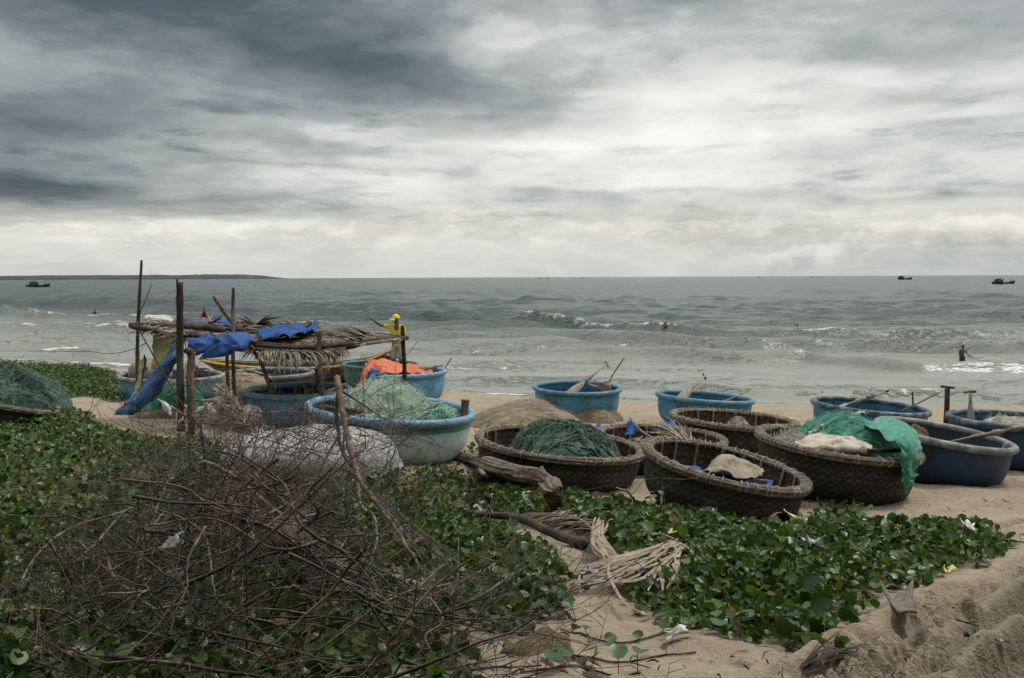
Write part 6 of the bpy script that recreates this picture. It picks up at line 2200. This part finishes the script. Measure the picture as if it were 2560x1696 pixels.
def person(label, loc, J, rz=0.0, shirt=None, shorts=None, cap=None, hair=True, scale=1.0, face=-math.pi / 2, long_trousers=False, gz_cut=None):
    """J: joint positions. Body is one skin; clothes are children that sit just outside it"""
    root = empty('person', loc, label, 'person', None, (0, 0, rz))
    root.scale = (scale,) * 3
    N = ['pelvis', 'waist', 'chest', 'neck', 'chin', 'crown', 'shoulder_l', 'elbow_l', 'wrist_l', 'shoulder_r', 'elbow_r', 'wrist_r', 'hip_l', 'knee_l', 'ankle_l', 'toe_l', 'hip_r', 'knee_r', 'ankle_r', 'toe_r']
    ix = {n: i for i, n in enumerate(N)}
    rad_ = dict(pelvis=(.125, .10), waist=(.12, .095), chest=(.145, .105), neck=.052, chin=.068, crown=.088, shoulder=.058, elbow=.042, wrist=.030, hip=.085, knee=.058, ankle=.038, toe=.036)
    V = [Vector(J[n]) for n in N]
    rr = [rad_[n.split('_')[0]] for n in N]
    ed = [('pelvis', 'waist'), ('waist', 'chest'), ('chest', 'neck'), ('neck', 'chin'), ('chin', 'crown')]
    for s in 'lr':
        ed += [('chest', 'shoulder_' + s), ('shoulder_' + s, 'elbow_' + s), ('elbow_' + s, 'wrist_' + s), ('pelvis', 'hip_' + s), ('hip_' + s, 'knee_' + s), ('knee_' + s, 'ankle_' + s), ('ankle_' + s, 'toe_' + s)]
    E_ = [(ix[a], ix[b]) for a, b in ed]
    # hands: a palm and five fingers of unequal length, a little curled
    for s in 'lr':
        w, e = V[ix['wrist_' + s]], V[ix['elbow_' + s]]
        d = (w - e).normalized()
        side = d.cross(Vector((0, 0, 1)))
        side = side.normalized() if side.length > .1 else Vector((1, 0, 0))
        dn = side.cross(d)
        if dn.z > 0: dn = -dn
        V.append(w + d * .05); rr.append((.034, .020)); pi_ = len(V) - 1
        E_.append((ix['wrist_' + s], pi_))
        for k, (off, ln) in enumerate(((-.028, .060), (-.010, .072), (.009, .068), (.026, .052))):
            b = w + d * .085 + side * off
            V.append(b); rr.append(.010); E_.append((pi_, len(V) - 1))
            V.append(b + d * ln * .55 + dn * .010); rr.append(.009); E_.append((len(V) - 2, len(V) - 1))
            V.append(b + d * ln + dn * .035); rr.append(.0075); E_.append((len(V) - 2, len(V) - 1))
        b = w + d * .045 + side * -.042 + dn * .012
        V.append(b); rr.append(.011); E_.append((pi_, len(V) - 1))
        V.append(b + d * .035 + side * -.012 + dn * .02); rr.append(.009); E_.append((len(V) - 2, len(V) - 1))
    skin_mesh('body', V, E_, rr, SKIN, root, 0, 1)
    ch, cr = Vector(J['chin']), Vector(J['crown'])
    fd = Vector((math.cos(face), math.sin(face), 0))
    fs = Vector((-fd.y, fd.x, 0))
    mid = ch.lerp(cr, .55)
    m = MB()
    m.tube([mid + fd * .075 + Vector((0, 0, .02)), mid + fd * .108 - Vector((0, 0, .022)), mid + fd * .085 - Vector((0, 0, .03))], [.010, .015, .010], 6)
    for s in (-1, 1):
        m.ball(mid + fs * s * .088 - fd * .005, (.012, .022, .032), 5, 8)
        m.ball(mid + fd * .080 + fs * s * .032 + Vector((0, 0, .018)), (.014, .010, .008), 4, 8)
    m.tube([mid + fd * .082 - fs * .026 - Vector((0, 0, .058)), mid + fd * .090 - Vector((0, 0, .06)), mid + fd * .082 + fs * .026 - Vector((0, 0, .058))], .007, 5)
    m.build('face', SKIN, root)
    if hair:
        mb = MB()
        nu, nv = 8, 16
        vv = []
        for i in range(nu + 1):
            th = math.pi * .60 * i / nu
            for j in range(nv):
                ph = 2 * math.pi * j / nv
                cut = 1.0 if math.cos(ph - face) < .3 else .72
                t2 = th * cut
                vv.append(cr + Vector((math.sin(t2) * math.cos(ph) * .101, math.sin(t2) * math.sin(ph) * .105, math.cos(t2) * .105 - .02)))
        mesh_obj('hair', vv, grid_faces(nu + 1, nv, True), HAIRB, root)
    if cap:
        vv = []
        nu, nv = 7, 18
        for i in range(nu + 1):
            th = math.pi * .5 * i / nu
            for j in range(nv):
                ph = 2 * math.pi * j / nv
                vv.append(cr + Vector((math.sin(th) * math.cos(ph) * .112, math.sin(th) * math.sin(ph) * .115, math.cos(th) * .112 - .012)))
        c = mesh_obj('cap', vv, grid_faces(nu + 1, nv, True), cap, root)
        br = []
        for i in range(5):
            for j in range(9):
                a = -1.15 + 2.3 * j / 8
                q = .105 + .085 * i / 4 * math.cos(a * .9)
                br.append(cr + (fd * math.cos(a) + fs * math.sin(a)) * q + Vector((0, 0, -.018 - .030 * i / 4 - .02 * a * a * i / 4)))
        b = mesh_obj('brim', br, grid_faces(5, 9), cap, c)
        b.modifiers.new('thickness', 'SOLIDIFY').thickness = .006
    if shirt:
        vs_ = [Vector(J['pelvis']) + Vector((0, 0, -.02)), J['waist'], J['chest'], Vector(J['chest']).lerp(Vector(J['neck']), .45)]
        es = [(0, 1), (1, 2), (2, 3)]
        rs_ = [(.150, .125), (.142, .118), (.168, .128), (.085, .08)]
        for s in 'lr':
            a, b = Vector(J['shoulder_' + s]), Vector(J['elbow_' + s])
            vs_ += [a, a.lerp(b, .45), a.lerp(b, .85)]
            k = len(vs_)
            es += [(2, k - 3), (k - 3, k - 2), (k - 2, k - 1)]
            rs_ += [.078, .072, .070]
        skin_mesh('shirt', vs_, es, rs_, shirt, root, 1)
    if shorts:
        vs_ = [Vector(J['waist']).lerp(Vector(J['pelvis']), .45), J['pelvis']]
        es = [(0, 1)]
        rs_ = [(.138, .115), (.15, .125)]
        for s in 'lr':
            a, b, c2 = Vector(J['hip_' + s]), Vector(J['knee_' + s]), Vector(J['ankle_' + s])
            vs_ += [a, a.lerp(b, .5), b.lerp(c2, .08 if not long_trousers else 0)]
            k = len(vs_)
            es += [(1, k - 3), (k - 3, k - 2), (k - 2, k - 1)]
            rs_ += [.112, .100, .088]
            if long_trousers:
                vs_.append(b.lerp(c2, .9)); es.append((k - 1, k)); rs_.append(.062)
        skin_mesh('shorts' if not long_trousers else 'trousers', vs_, es, rs_, shorts, root, 1)
    return root


STAND = dict(pelvis=(0, 0, .88), waist=(0, 0, 1.04), chest=(0, 0, 1.24), neck=(0, 0, 1.40), chin=(0, -.01, 1.48), crown=(0, 0, 1.585),
             shoulder_l=(-.165, 0, 1.33), elbow_l=(-.20, .0, 1.07), wrist_l=(-.19, -.08, .84), shoulder_r=(.165, 0, 1.33), elbow_r=(.20, .0, 1.07), wrist_r=(.19, -.08, .84),
             hip_l=(-.085, 0, .83), knee_l=(-.10, -.02, .47), ankle_l=(-.10, .02, .08), toe_l=(-.12, -.14, .035), hip_r=(.085, 0, .83), knee_r=(.10, -.02, .47), ankle_r=(.10, .02, .08), toe_r=(.12, -.14, .035))


def pose(**kw):
    d = dict(STAND)
    d.update(kw)
    return d


YSHIRT = material('yellow_shirt', (.58, .50, .045), (.46, .40, .04), 6, .85, c3=(.30, .34, .06), scale3=4, amount3=.4)
YCAP = material('yellow_cap', (.66, .55, .06), (.56, .46, .05), 6, .8)
KHAKI = material('pale_khaki_shorts', (.40, .39, .32), (.29, .285, .24), 9, .9, c3=(.20, .21, .18), scale3=7, amount3=.4)
WSHIRT = material('grey_white_shirt', (.48, .51, .51), (.36, .40, .41), 7, .9)
DARKTR = material('dark_trousers', (.022, .024, .028), (.035, .036, .040), 7, .9)

yb = yof('b16')
top = at(995, 784, yb)
sc_ = 1.12
person('person in yellow cap, yellow shirt and pale shorts, one arm stretched out',
       Vector((at(993, 850, yb).x, yb, top.z - 1.70 * sc_)),
       pose(chin=(-.02, -.03, 1.475), crown=(-.025, -.01, 1.585), shoulder_l=(-.165, 0, 1.35), elbow_l=(-.41, -.05, 1.37), wrist_l=(-.62, -.08, 1.52), elbow_r=(.19, -.10, 1.08), wrist_r=(.06, -.26, 1.00)),
       0, YSHIRT, KHAKI, YCAP, False, sc_, math.pi * 1.12)
c = empty('boat_box', into('b16', .55, .2, .88), 'grey wooden hatch box with rope at the right end of the teal boat', 'box')
MB().box((0, 0, .05), (.52, .36, .10), Matrix.Rotation(.25, 3, 'Y')).build('lid', OLDWOOD, c, False)
m = MB()
m.tube([(-.18 + .13 * math.cos(t), .05, .18 + .10 * math.sin(t)) for t in [2 * math.pi * i / 14 for i in range(14)]], .02, 5, closed=True)
m.build('rope_ring', DARKWOOD, c)

# the seated one under the thatch
seat = at(470, 948, yof('b17') + .2)
person('person in white shirt, dark hat and trousers sitting under the shelter', Vector((seat.x, seat.y, seat.z - .12)),
       dict(pelvis=(0, 0, .12), waist=(.03, 0, .28), chest=(.06, 0, .48), neck=(.09, 0, .64), chin=(.12, 0, .72), crown=(.11, 0, .82),
            shoulder_l=(.06, .165, .57), elbow_l=(.16, .2, .34), wrist_l=(.36, .14, .36), shoulder_r=(.06, -.165, .57), elbow_r=(.15, -.2, .33), wrist_r=(.34, -.14, .34),
            hip_l=(.06, .09, .12), knee_l=(.44, .12, .26), ankle_l=(.52, .12, -.08), toe_l=(.64, .12, -.12), hip_r=(.06, -.09, .12), knee_r=(.42, -.12, .24), ankle_r=(.5, -.12, -.1), toe_r=(.62, -.12, -.14)),
       0, WSHIRT, DARKTR, HAIRB, True, 1.0, 0.0, True)

# bathers
w1 = sea_hit(2405, 911)
person('child with dark shorts wading thigh deep at the right, facing right', Vector((w1.x, w1.y, -.34)),
       pose(chin=(.03, -.01, 1.48), crown=(.02, 0, 1.585), elbow_r=(.26, -.05, 1.10), wrist_r=(.46, -.10, .95), elbow_l=(-.16, .06, 1.06), wrist_l=(-.12, 0, .84), hip_l=(-.05, .05, .83), hip_r=(.05, -.05, .83)),
       0, None, DARKTR, None, True, .80, 0.0)
w1 = sea_hit(1663, 830)
person('bare backed bather standing waist deep in the middle of the surf', Vector((w1.x, w1.y, -.74)),
       pose(elbow_l=(-.33, .0, 1.12), wrist_l=(-.20, .12, .96), elbow_r=(.30, .05, 1.10), wrist_r=(.26, .25, .95), chin=(.02, .0, 1.49)), R(10), None, DARKTR, None, True, .93, math.pi * .4)
w1 = sea_hit(1993, 824)
person('swimmer right of the middle with only the head above the foam', Vector((w1.x, w1.y, -1.22)), pose(), 0, None, DARKTR, None, True, 1.0, math.pi * .8)
w1 = sea_hit(237, 787)
person('swimmer far left with only the head showing behind the breaker', Vector((w1.x, w1.y, -1.0)), pose(), 0, None, DARKTR, None, True, 1.0, math.pi * .5)


# ------------------------------------------------------------------ fishing boats at sea
HULLD = material('dark_ship_hull', (.018, .024, .030), (.030, .030, .032), 1.5, .6)
CABIN = material('dark_ship_cabin', (.035, .045, .052), (.055, .064, .070), 2, .6)
CABINL = material('pale_ship_cabin', (.22, .24, .25), (.14, .15, .16), 2, .6)


def ship(label, loc, L, rz, house=(.1, .42), flip=1, detail=True):
    root = empty('fishing_boat', loc, label, 'boat', 'fishing boats at sea', (0, 0, rz))
    n = 17
    rows = []
    for i in range(n):
        t = i / (n - 1)
        x = (t - .5) * L * flip
        b = L * .13 * max(.04, math.sin(math.pi * (.10 + .82 * t)) ** .6 if t < .7 else (1 - ((t - .7) / .3) ** 2) * .98 + .02)
        sh = L * (.075 + .05 * (1 - t) ** 3 + .105 * max(0, t - .45) ** 1.7 / .55 ** 1.7)
        xo = x + flip * (L * .045 * max(0, t - .8) / .2)
        rows.append([(x, -b * .55, -.4), (xo * .6 + x * .4, -b * .9, sh * .5), (xo, -b, sh), (xo, -b * .9, sh), (xo, b * .9, sh), (xo, b, sh), (xo * .6 + x * .4, b * .9, sh * .5), (x, b * .55, -.4)])
    v = [p for r in rows for p in r]
    f = grid_faces(n, 8).tolist() + [tuple(range(8)), tuple((n - 1) * 8 + k for k in range(7, -1, -1))]
    mesh_obj('hull', v, f, HULLD, root, False)
    a, b = house
    cx = ((a + b) / 2 - .5) * L * flip
    hw = (b - a) * L
    cab = MB().box((cx, 0, L * .135), (hw, L * .16, L * .13)).build('wheelhouse', CABIN, root, False)
    MB().box((cx - flip * hw * .02, 0, L * .205), (hw * 1.22, L * .19, L * .018)).build('roof', CABIN, root, False)
    if detail:
        for k in range(3):
            MB().box((cx + (k - 1) * hw * .28, -L * .081, L * .155), (hw * .16, .03, L * .04)).build('window', CABINL, cab, False)
        MB().box((cx - flip * hw * .05, 0, L * .235), (hw * .55, L * .11, L * .045)).build('upper_cabin', CABIN, root, False)
        m = MB()
        for q in (-.45, .1, .5):
            m.tube([(cx + hw * q, -L * .07, L * .21), (cx + hw * q, -L * .07, L * .29)], L * .005, 5)
        m.tube([(cx - hw * .45, -L * .07, L * .285), (cx + hw * .5, -L * .07, L * .285)], L * .005, 5)
        m.build('roof_rail', HULLD, root)
    MB().tube([(L * .33 * flip, 0, L * .1), (L * .325 * flip, 0, L * .30)], [L * .012, L * .008], 6).build('mast', HULLD, root)
    return root


p = sea_hit(95, 719)
ship('dark fishing boat with wheelhouse and mast, anchored at the far left below the headland', p, 12.6, 0, (.16, .50))
p = sea_hit(2508, 711)
ship('low black fishing boat with raked bow, at the far right', p, 10.6, 0, (.12, .46))
p = sea_hit(2262, 699.5)
ship('small dark fishing boat close under the right horizon', p, 15.5, R(8), (.05, .40))
for px, lb in ((1352, 'left of two tiny boats on the middle horizon'), (1368, 'right of two tiny boats on the middle horizon'), (1453, 'faint single speck of a boat on the horizon'),
               (1899, 'lone tiny boat on the horizon right of the middle'), (2030, 'left of two tiny boats on the right horizon'), (2046, 'right of two tiny boats on the right horizon')):
    d = ray(px, 700)
    Yd = 2600.0
    ship(lb, Vector((d.x / d.y * Yd, Yd, 0)), 10.0, R(5), (.1, .45), detail=False)
